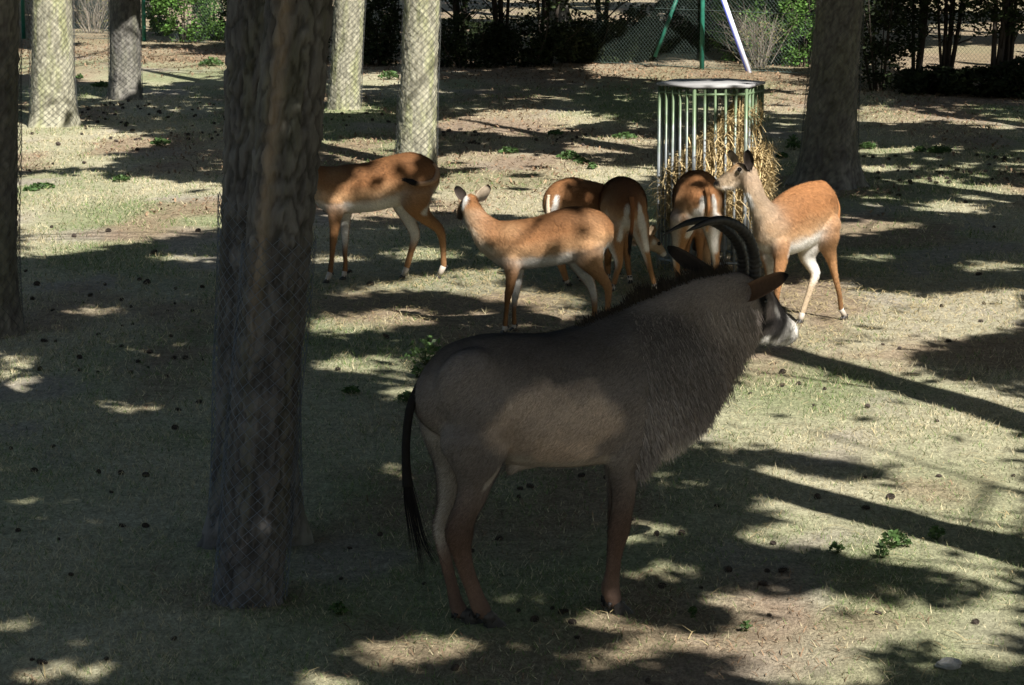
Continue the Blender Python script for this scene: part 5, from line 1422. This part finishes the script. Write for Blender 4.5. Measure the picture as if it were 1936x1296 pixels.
def build_body(A, h, seed):
    F3 = np.array([A['face'][0], A['face'][1], 0.]); F3 /= np.linalg.norm(F3)
    LAT = np.array([-F3[1], F3[0], 0.])
    segs = []
    for ch in A['chains']:
        L = np.array(ch['lat']) if ch['lat'] else LAT
        pts = np.array(ch['pts'])
        if ch['kind'] in ('torso', 'neck', 'leg') and len(pts) > 3:
            pts = smooth_path(pts, 3); pts[:, 3] = np.maximum(pts[:, 3], .008)
        for i in range(len(pts) - 1):
            f = i / max(1, len(pts) - 1)
            segs.append((pts[i, :3], pts[i + 1, :3], pts[i, 3], pts[i + 1, 3], L, ch['ratio'], ch, f))
    allp = np.concatenate([np.array(c['pts']) for c in A['chains']])
    lo = (allp[:, :3] - allp[:, 3:]).min(0) - .04; hi = (allp[:, :3] + allp[:, 3:]).max(0) + .04
    n = np.ceil((hi - lo) / h).astype(int) + 1
    D = np.full(n, 1.0, np.float32)
    ax = [lo[i] + h * np.arange(n[i]) for i in range(3)]
    for (a, b, ra, rb, L, ratio, ch, f) in segs:
        k = ch['k']; m = k + 3 * h
        l0 = np.minimum(a - ra, b - rb) - m; l1 = np.maximum(a + ra, b + rb) + m
        i0 = np.clip(((l0 - lo) / h).astype(int), 0, n - 1); i1 = np.clip(((l1 - lo) / h).astype(int) + 2, 1, n)
        G = np.stack(np.meshgrid(*[ax[t][i0[t]:i1[t]] for t in range(3)], indexing='ij'), -1)
        d, _, _ = seg_dist(G.reshape(-1, 3), a, b, ra, rb, L, ratio)
        d = d.reshape(G.shape[:3]).astype(np.float32)
        sl = tuple(slice(i0[t], i1[t]) for t in range(3))
        old = D[sl]
        hh = np.clip(k - np.abs(old - d), 0, None) / k
        D[sl] = np.minimum(old, d) - hh * hh * k * .25
    # light relief of muscle under the coat
    V, Q = surface_nets(D, lo, h)
    # two rounds of smoothing
    E = np.concatenate([Q[:, [0, 1]], Q[:, [1, 2]], Q[:, [2, 3]], Q[:, [3, 0]]])
    for _ in range(3):
        acc = np.zeros_like(V); cnt = np.zeros(len(V))
        for q in range(3):
            acc[:, q] = np.bincount(E[:, 0], V[E[:, 1], q], len(V)) + np.bincount(E[:, 1], V[E[:, 0], q], len(V))
        cnt = np.bincount(E[:, 0], minlength=len(V)) + np.bincount(E[:, 1], minlength=len(V))
        V = V * .5 + acc / cnt[:, None] * .5
    nm = 'roan' == A['name']
    f_ = 6.5 if nm else 11.
    dsp = (fbm(V[:, 0] * f_, V[:, 1] * f_, V[:, 2] * f_ * .8, 2, seed + 70) - .5) * (.030 if nm else .014)
    dsp *= np.clip((V[:, 2] - .45) / .25, .12, 1)
    # normals
    fn = np.cross(V[Q[:, 2]] - V[Q[:, 0]], V[Q[:, 3]] - V[Q[:, 1]])
    Nn = np.zeros_like(V)
    for c_ in range(4):
        for q in range(3): Nn[:, q] += np.bincount(Q[:, c_], fn[:, q], len(V))
    Nn /= np.linalg.norm(Nn, axis=1)[:, None] + 1e-12
    V = V + Nn * dsp[:, None]                 # muscle and bone under the skin
    # colours
    Wt = np.zeros(len(V)); C = np.zeros((len(V), 3))
    dmin = np.full(len(V), 9.); res = []
    for sg in segs:
        d, t, Dv = seg_dist(V, *sg[:6]); res.append((d, t, Dv)); dmin = np.minimum(dmin, d)
    nz = fbm(V[:, 0] * 9, V[:, 1] * 9, V[:, 2] * 9, 3, seed)
    nz2 = fbm(V[:, 0] * 3, V[:, 1] * 3, V[:, 2] * 3, 3, seed + 5)
    roan = A['name'] == 'roan'
    for sg, (d, t, Dv) in zip(segs, res):
        ch = sg[6]; r = sg[2] + (sg[3] - sg[2]) * t
        w = np.exp(-np.clip((d - dmin) / (.014 if ch['kind'] in ('leg', 'head') else .03), 0, 50)) + 1e-9
        base = np.array(PAL[ch['col']]); c = np.tile(base, (len(V), 1))
        v = Dv[:, 2] / (r + 1e-6) + (nz - .5) * .35
        if ch['kind'] in ('torso', 'neck') and ch['under']:
            if roan:
                mid = base * 1.22
                s = np.clip((.1 - v) / .7, 0, 1)[:, None]; c = c + (mid - c) * s
                s = np.clip((v - .15) / .6, 0, 1)[:, None]; c = c * (1 - .5 * s)
                s = np.clip((-.78 - v) / .15, 0, 1)[:, None]; c = c + (np.array(PAL[ch['under']]) - c) * s
            else:
                fl = np.array(PAL['flank'])
                s = np.clip((.25 - v) / .7, 0, 1)[:, None]; c = c + (fl - c) * s
                s = np.clip((v - .0) / .75, 0, 1)[:, None]; c = c * (1 - A.get('back_shade', .3) * s)  # darker back: dorsal coat tone plus canopy shade painted in
                s = np.clip(((-.43 if ch['kind'] == 'torso' else -.3) - v) / .18, 0, 1)[:, None]; c = c + (np.array(PAL[ch['under']]) - c) * s
        if ch['kind'] == 'leg':
            f = sg[7]
            low = np.clip((f - .35) / .4, 0, 1)
            if roan:
                c = c * (1 - .25 * low) if f < .55 else c * (.8 + .35 * nz[:, None])
                up = np.clip((.40 - f) / .25, 0, 1); c = c + (np.array(PAL['coat']) * 1.05 - c) * up
            else:
                fwd = np.clip(Nn @ F3, 0, 1)[:, None]
                if ch['col'] == 'foreleg':
                    c = c * (1 - .8 * fwd ** 1.2 * np.clip((f - .2) / .2, 0, 1))
                c = c * (1 - .35 * low)
            if ch.get('inner'):
                # the side of the limb turned to the middle of the body
                inn = np.clip((Nn @ LAT) * (-1 if (LAT[1] > 0) else 1) * 1.6 - .2, 0, 1)[:, None] * np.clip((.62 - f) / .1, 0, 1)
                c = c + (np.array(PAL[ch['inner']]) * .85 - c) * inn
        C += c * w[:, None]; Wt += w
    C /= Wt[:, None]
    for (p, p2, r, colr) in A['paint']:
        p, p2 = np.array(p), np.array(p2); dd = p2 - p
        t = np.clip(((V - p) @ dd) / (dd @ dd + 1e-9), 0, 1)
        d = np.linalg.norm(V - p - t[:, None] * dd, axis=1) + (nz - .5) * r * .8 + ((nz2 - .5) * r * 1.8 if colr == 'sunlit_flank' else 0)
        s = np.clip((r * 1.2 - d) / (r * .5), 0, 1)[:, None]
        if colr == 'sunlit_flank': s = s * .75  # pale flank coat with a patch of sunlight painted into it
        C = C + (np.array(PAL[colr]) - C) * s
    C = C * (((.45 + 1.1 * nz2) if roan else (.70 + .60 * nz2)) * (.86 + .28 * nz))[:, None]
    return V, Q, Nn, C, F3, LAT

def fur(V, Q, Nn, C, F3, n, ln, wd, lift, parent, name='fur'):
    T = np.concatenate([Q[:, [0, 1, 2]], Q[:, [0, 2, 3]]])
    ar = np.linalg.norm(np.cross(V[T[:, 1]] - V[T[:, 0]], V[T[:, 2]] - V[T[:, 0]]), axis=1)
    t = T[rng.choice(len(T), n, p=ar / ar.sum())]
    u, v = rng.random(n), rng.random(n); m = u + v > 1; u[m], v[m] = 1 - u[m], 1 - v[m]
    w0 = (1 - u - v)[:, None]; u = u[:, None]; v = v[:, None]
    P = V[t[:, 0]] * w0 + V[t[:, 1]] * u + V[t[:, 2]] * v
    N_ = Nn[t[:, 0]] * w0 + Nn[t[:, 1]] * u + Nn[t[:, 2]] * v; N_ /= np.linalg.norm(N_, axis=1)[:, None]
    c = C[t[:, 0]] * w0 + C[t[:, 1]] * u + C[t[:, 2]] * v
    flow = -F3 * .8 + np.array([0, 0, -.75])
    d = flow + rng.normal(0, .28, (n, 3))
    d = d - N_ * (d * N_).sum(1)[:, None]; d /= np.linalg.norm(d, axis=1)[:, None] + 1e-9
    d = d + N_ * (lift * (.5 + rng.random(n)))[:, None]; d /= np.linalg.norm(d, axis=1)[:, None]
    L = ln * (.5 + .8 * rng.random(n))
    thin = np.clip(P[:, 2] / .5, .25, 1)            # shorter hair on the lower legs
    side = np.cross(N_, d); side /= np.linalg.norm(side, axis=1)[:, None] + 1e-9
    tip = P + d * (L * thin)[:, None]
    base = P - N_ * .0015
    Vh = np.stack([base + side * wd / 2, tip, base - side * wd / 2], 1).reshape(-1, 3)
    cc = np.clip(c * ((.68 + .64 * rng.random((n, 1))) if n < 100000 else (.5 + 1.0 * rng.random((n, 1)))), 0, 1)
    Fh = np.arange(3 * n).reshape(-1, 3)
    fnm = np.cross(Vh[1::3] - Vh[0::3], Vh[2::3] - Vh[0::3])
    flip = (fnm * N_).sum(1) < 0
    Fh[flip] = Fh[flip][:, ::-1]
    hn = N_ + rng.normal(0, .13, N_.shape); hn /= np.linalg.norm(hn, axis=1)[:, None]
    return mobj(name, Vh, [Fh], M_fur, parent, np.repeat(cc, 3, axis=0), smooth=True, normals=np.repeat(hn, 3, axis=0))

def ear_mesh(b, t, wd, nrm, col_in, col_tip, parent):
    b, t, nrm = np.array(b), np.array(t), np.array(nrm, float)
    ax = t - b; L = np.linalg.norm(ax); ax /= L
    nrm = nrm - ax * (nrm @ ax); nrm /= np.linalg.norm(nrm); s = np.cross(ax, nrm)
    nt, ns = 17, 9
    V = []; C = []
    for layer in (0, 1):
        for i in range(nt):
            tt = i / (nt - 1)
            u_ = min(1, tt / .38); w = wd / 2 * (.36 + .64 * u_ * u_ * (3 - 2 * u_)) * (1 - .3 * max(0, tt - .5) / .5) * (1 - tt ** 12) + .006
            for j in range(ns):
                a = (j / (ns - 1) - .5) * 2
                cup = (.62 * (1 - tt * .45))
                p = b + ax * (tt * L) + s * (w * math.sin(a * 1.35)) - nrm * (w * cup * (math.cos(a * 1.35)) - .0) + ax * 0
                p = p - nrm * (.007 * (1 - abs(a) ** 4)) * layer
                V.append(p)
                base = np.array(PAL[col_in]) * (1. if layer else .8)
                if layer == 0 and abs(a) < .55: base = base * (.65 if col_in != 'pale' else 1.2)
                e = min(1, max(0, (tt - .86) / .06))
                C.append(base + (np.array(PAL[col_tip]) - base) * e)
    q = []
    for i in range(nt - 1):
        for j in range(ns - 1):
            k = i * ns + j
            q.append([k, k + 1, k + ns + 1, k + ns]); o = nt * ns
            q.append([o + k, o + k + ns, o + k + ns + 1, o + k + 1])
        for j in (0, ns - 1):
            k = i * ns + j; o = nt * ns
            q.append([k, k + ns, o + k + ns, o + k])
    return mobj('ear', np.array(V), [np.array(q)], M_coat, parent, np.array(C))

def hoof_mesh(g, fet, F2, size, parent, dark=True):
    g = np.array(g); F = np.array([F2[0], F2[1], 0]); F /= np.linalg.norm(F); S = np.array([-F[1], F[0], 0])
    acc = Acc()
    up = np.array(fet[:3]) ; rr = fet[3]
    for s in (-1, 1):
        rings = []
        for (z, fr, bk, hw, sh) in ((-.004, .62, -.42, .26, .0), (.18, .52, -.42, .27, .0), (.42, .25, -.42, .25, -.02), (.62, .02, -.42, .2, -.04)):
            ring = []
            for (fx_, sy_) in ((fr, .35), (fr * .75 + bk * .1, 1), (0, 1.05), (bk, .8), (bk, .1), (0, .06), (fr * .8, .08)):
                ring.append(g + F * (fx_ * size) + S * (s * (.03 + sy_ * hw * 1.5) * size * .8) + np.array([0, 0, z * size]))
            rings.append(ring)
        V = np.array(rings).reshape(-1, 3); m = 7
        q = [[i * m + j, i * m + (j + 1) % m, (i + 1) * m + (j + 1) % m, (i + 1) * m + j] for i in range(3) for j in range(m)]
        if s < 0: q = [x[::-1] for x in q]
        n0 = acc.n
        acc.add(V, q, (.03, .027, .026))
        V2 = np.concatenate([V[-m:], V[-m:].mean(0)[None]])
        acc.add(V2, [[j, (j + 1) % m, m] for j in range(m)], (.03, .027, .026))
    # pastern joining the hoof to the fetlock
    p0 = g + np.array([0, 0, size * .35]) - F * size * .1
    add_tube(acc, [p0, (p0 + up) / 2, up], [size * .36, max(rr * .95, size * .28), rr * 1.0], 10, (.05, .044, .04) if dark else (.40, .35, .30))
    for s in (-1, 1):
        c = up - F * rr * 1.0 + S * s * rr * .5 - np.array([0, 0, size * .15])
        add_tube(acc, [c + [0, 0, size * .18], c - F * size * .08 - np.array([0, 0, size * .12])], [size * .13, size * .05], 6, (.02, .018, .018))
    return acc.obj('hoof', M_hoof, parent, smooth=False)

def ball(name, p, r, matl, parent):
    bm = bmesh.new(); bmesh.ops.create_uvsphere(bm, u_segments=14, v_segments=10, radius=r)
    V = np.array([v.co[:] for v in bm.verts]) + np.array(p)
    t = [[v.index for v in f.verts] for f in bm.faces]
    bm.verts.index_update()
    t3 = [f for f in t if len(f) == 3]; t4 = [f for f in t if len(f) == 4]
    bm.free()
    return mobj(name, V, [t3, t4], matl, parent)

def hair_locks(name, roots, dirs, ln, wd, colr, parent, n_per=1, jit=.02, droop=.3):
    """long hair as curved tapered ribbons"""
    n = len(roots)
    P0 = roots + rng.normal(0, jit, roots.shape)
    d = dirs + rng.normal(0, .16, dirs.shape); d /= np.linalg.norm(d, axis=1)[:, None]
    L = (ln * (.55 + .7 * rng.random(n)))[:, None]
    P1 = P0 + d * L * .5; P2 = P0 + d * L + np.array([0, 0, -1]) * L * droop * .4
    vw = np.array([0., -1., .2]); s = np.cross(d, vw); s /= np.linalg.norm(s, axis=1)[:, None] + 1e-9
    w = (wd * (.6 + .8 * rng.random(n)))[:, None] / 2
    V = np.stack([P0 - s * w, P0 + s * w, P1 + s * w * .8, P1 - s * w * .8, P2], 1).reshape(-1, 3)
    k = np.arange(n)[:, None] * 5
    F4 = k + np.array([0, 1, 2, 3]); F3_ = k + np.array([3, 2, 4])
    c = np.repeat(np.asarray(colr) * (.6 + .8 * rng.random((n, 1))), 5, axis=0)
    return mobj(name, V, [F4, F3_], M_fur, parent, c, smooth=False)

def along(pts, n):
    P = np.array(pts); s = np.concatenate([[0], np.cumsum(np.linalg.norm(np.diff(P, axis=0), axis=1))])
    t = rng.random(n) * s[-1]
    return np.stack([np.interp(t, s, P[:, k]) for k in range(3)], -1), t / s[-1]

def build_animal(A, name, label, cat, group, h, nfur, fl, hoof, seed):
    root = empty(name, A['base'])
    tag(root, label, cat, group)
    V, Q, Nn, C, F3, LAT = build_body(A, h, seed)
    body = mobj('body', V, [Q], M_coat, root, C)
    fur(V, Q, Nn, C, F3, nfur, fl, (.0038 if A['name'] != 'roan' else .0032), .22, root)
    for e in A['ears']: ear_mesh(e[0], e[1], e[2], e[3], e[4], e[5], root)
    for (p, r) in A['eyes']: ball('eye', p, r, M_eye, root)
    for (g, fet) in A['hooves']: hoof_mesh(g, fet, A['face'], hoof, root, dark=A['name'] == 'roan')
    for hn in A['horns']:
        P = smooth_path(hn, 14)
        t = np.linspace(0, 1, len(P))
        r = P[:, 3] * (1 + .09 * np.sin(t * 2 * np.pi * 30) * np.clip(1.15 - t * 1.35, 0, 1))
        acc = Acc(); add_tube(acc, P[:, :3], np.maximum(r, .001), 14, (.022, .020, .021))
        acc.obj('horn', M_horn, root)
    if 'tail' in A:
        tl = A['tail']; acc = Acc()
        P = smooth_path(tl['pts'], 6)
        Vt, q, a, b = tube(P[:, :3], P[:, 3], 10)
        f = np.repeat(np.linspace(0, 1, len(P)), 10); f = np.concatenate([f, [0, 1]])[:, None]
        cc = np.array(PAL[tl['col']]) + (np.array(PAL[tl['tuft']]) - np.array(PAL[tl['col']])) * np.clip((f - .6) / .12, 0, 1)
        n0 = acc.n; acc.add(Vt, q, cc); acc.P.setdefault(3, []).append(np.concatenate([a, b]) + n0)
        tail = acc.obj('tail', M_coat, root)
        if tl['strands']:
            R_ = []; 
            hs = Acc()
            for st in tl['strands']:
                for k in range(16):
                    o = rng.normal(0, .010, 3); S = smooth_path(st, 5)
                    spread = np.linspace(.3, 1.6, len(S))[:, None]
                    add_tube(hs, S[:, :3] + o * spread, np.linspace(.0022, .0006, len(S)), 3, (.010, .009, .010))
            hs.obj('tail_hair', M_fur, tail)
        else:
            e = P[int(len(P) * .75):, :3]
            rts = e[rng.integers(len(e), size=160)]
            dr = P[-1, :3] - P[-4, :3]; dr /= np.linalg.norm(dr)
            hair_locks('tail_hair', rts, np.tile(dr, (160, 1)), .05, .003, PAL[tl['tuft']], tail, jit=.006)
    return root, (V, Q, Nn, C, F3, LAT)

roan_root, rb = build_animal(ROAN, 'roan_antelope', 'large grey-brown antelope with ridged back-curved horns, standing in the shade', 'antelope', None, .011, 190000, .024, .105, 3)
# mane: short upright dark hair along the crest of the neck
R_, t_ = along(ROAN['crest'], 2600)
R_[:, 1] += rng.normal(0, .012, len(R_))
BV = rb[0]
for k in range(0, len(R_)):
    m_ = (np.abs(BV[:, 0] - R_[k, 0]) < .014) & (np.abs(BV[:, 1] - R_[k, 1]) < .02)
    if m_.any(): R_[k, 2] = BV[m_, 2].max()
fwd = rb[4]
dirs = np.stack([-.35 * fwd[0] + 0 * t_, -.35 * fwd[1] + 0 * t_, np.ones_like(t_)], -1)
lock = np.where(t_ < .33, .026, .03 + .15 * np.clip(fbm(t_ * 30, 0, 0, 3, 5) - .35, 0, 1))
hair_locks('mane', R_ - np.array([0, 0, .012]), dirs, lock, .0034, (.03, .024, .02), roan_root, jit=.012, droop=0)
# beard of long hair hanging under the throat and chest
R_, t_ = along(ROAN['beard'], 5200)
inw = np.stack([-(.02 + .13 * rng.random(5200)), rng.normal(0, .07, 5200), .02 + .12 * rng.random(5200)], -1)
dirs = np.tile(np.array([.18, -.05, -1.]), (5200, 1))
cb = np.array([.24, .20, .178]) * (.7 + .6 * rng.random((5200, 1)))
hair_locks('throat_fringe', R_ + inw, dirs, (.075 + .07 * rng.random(5200)), .0045, cb, roan_root, jit=.014, droop=.2)

BV, BN, BC = rb[0], rb[2], rb[3]
pr = (BV - np.array(ROAN['base'])) @ fwd
sel = np.where((pr > .02) & (pr < .72) & (BV[:, 2] > .72) & (BV[:, 2] < 1.5))[0]
pick = sel[rng.integers(len(sel), size=15000)]
d_ = np.array([.25, -.05, -1.]) + BN[pick] * .22
hair_locks('neck_hair', BV[pick], d_, .03 + .04 * rng.random(15000), .0036, BC[pick] * (.8 + .8 * rng.random((15000, 1))), roan_root, jit=.006, droop=.1)

LBL = {'passer': 'russet antelope walking with its head hidden behind the leaning trunk, tail curled over its thigh',
       'walker': 'russet antelope in front of the others, looking back over the grass with raised head',
       'feeder_c': 'russet antelope lowering its face to the hay rack, seen past the dark-rumped one',
       'feeder_b': 'dark-rumped russet antelope with legs spread, turned away to the hay rack',
       'feeder_a': 'orange antelope with white-striped rump, feeding right in front of the hay rack bars',
       'watcher': 'pale-faced orange antelope with raised head standing beside the hay rack'}
for k, A in enumerate(LECHWE):
    build_animal(A, 'lechwe_antelope', LBL[A['name']], 'antelope', 'russet antelopes round the hay rack', .0095, 46000, .028, .062, 20 + k)

# ---------------------------------------------------------------- small things on the ground
def rosette(name, p, w, hgt, seed, label):
    root = Acc()
    n = int(np.clip(130 * (w / .25), 40, 420))
    an = rng.random(n) * 6.283; r = np.sqrt(rng.random(n)) * w / 2
    z = hgt * (1 - (r / (w / 2 + 1e-6)) ** 2 * .7) * (.35 + .65 * rng.random(n))
    P = np.stack([p[0] + np.cos(an) * r, p[1] + np.sin(an) * r, z + .01], -1)
    ln = np.clip(.022 + .035 * rng.random(n), 0, max(w * .4, .025)) * (1 + .5 * (p[1] > 25))
    c = np.array([.075, .135, .042]) * (.45 + .9 * rng.random((n, 1)))
    o = empty(name, (p[0], p[1], 0)); tag(o, label, 'weed', 'small green weeds on the ground')
    L = Acc(); L.add(*leaf_cards(P, ln, ln * .55, c)); L.obj('leaves', M_weed, o, smooth=False)
    S = Acc()
    for k in range(0, n, 5):
        add_tube(S, [(p[0] + rng.normal(0, .01), p[1] + rng.normal(0, .01), -.01), P[k]], [.003, .0015], 3, (.07, .10, .03))
    S.obj('stem', M_weed, o)
    return o
for k, (p, w, hgt) in enumerate(BG['weeds']):
    rosette('weed', p, w, hgt, k, 'leafy green weed clump growing right behind the rump of the big antelope' if k == 0 else 'small low green weed growing in the grazed grass')

# pine cones: one overlapping-scale mesh shared by all
ca = Acc()
for i in range(9):
    for j in range(8):
        a = 2 * math.pi * (j / 8 + (i % 2) / 16); t = i / 8
        r = .030 * math.sin(math.pi * (.18 + .78 * t)) ** .8 + .004
        p = np.array([math.cos(a) * r, math.sin(a) * r, -.035 + .075 * t])
        o = np.array([math.cos(a), math.sin(a), .5]) * .012; s = np.array([-math.sin(a), math.cos(a), 0]) * .010
        ca.add([p - s, p + s, p + o + s * .4, p + o - s * .4], [[0, 1, 2, 3]])
add_tube(ca, [(0, 0, -.035), (0, 0, 0), (0, 0, .035)], [.018, .028, .01], 8)
proto = ca.obj('pine_cone', M_cone, None, smooth=False)
cone_mesh = proto.data
for k, p in enumerate(BG['cones']):
    o = proto if k == 0 else proto.copy()
    if k: COLL.objects.link(o)
    s_ = .26 + .30 * random.random() + (.16 if p[1] > 25 else 0)
    o.location = (p[0], p[1], ground_z(np.array([p[0]]), np.array([p[1]]))[0] + .024 * s_)
    o.rotation_euler = (random.uniform(1.1, 1.9), random.uniform(-.4, .4), random.random() * 6.28)
    o.scale = (s_ * random.uniform(.75, 1.25), s_ * .85, s_ * random.uniform(.8, 1.3))
    tag(o, 'small dark pine cone lying on the grazed grass', 'pine cone', 'pine cones scattered on the ground')

bm = bmesh.new(); bmesh.ops.create_icosphere(bm, subdivisions=3, radius=.07)
for v in bm.verts:
    n_ = float(fbm(np.array([v.co.x * 18]), np.array([v.co.y * 18]), np.array([v.co.z * 18]), 3, 9)[0])
    v.co *= .35 + .75 * n_; v.co.z *= .45; v.co.x *= 1.25
sm = bpy.data.meshes.new('stone'); bm.to_mesh(sm); bm.free(); sm.materials.append(M_stone)
st = bpy.data.objects.new('stone', sm); COLL.objects.link(st); st.location = (BG['stone'][0], BG['stone'][1], .015)
tag(st, 'flat pale grey stone lying alone in the grass', 'stone')
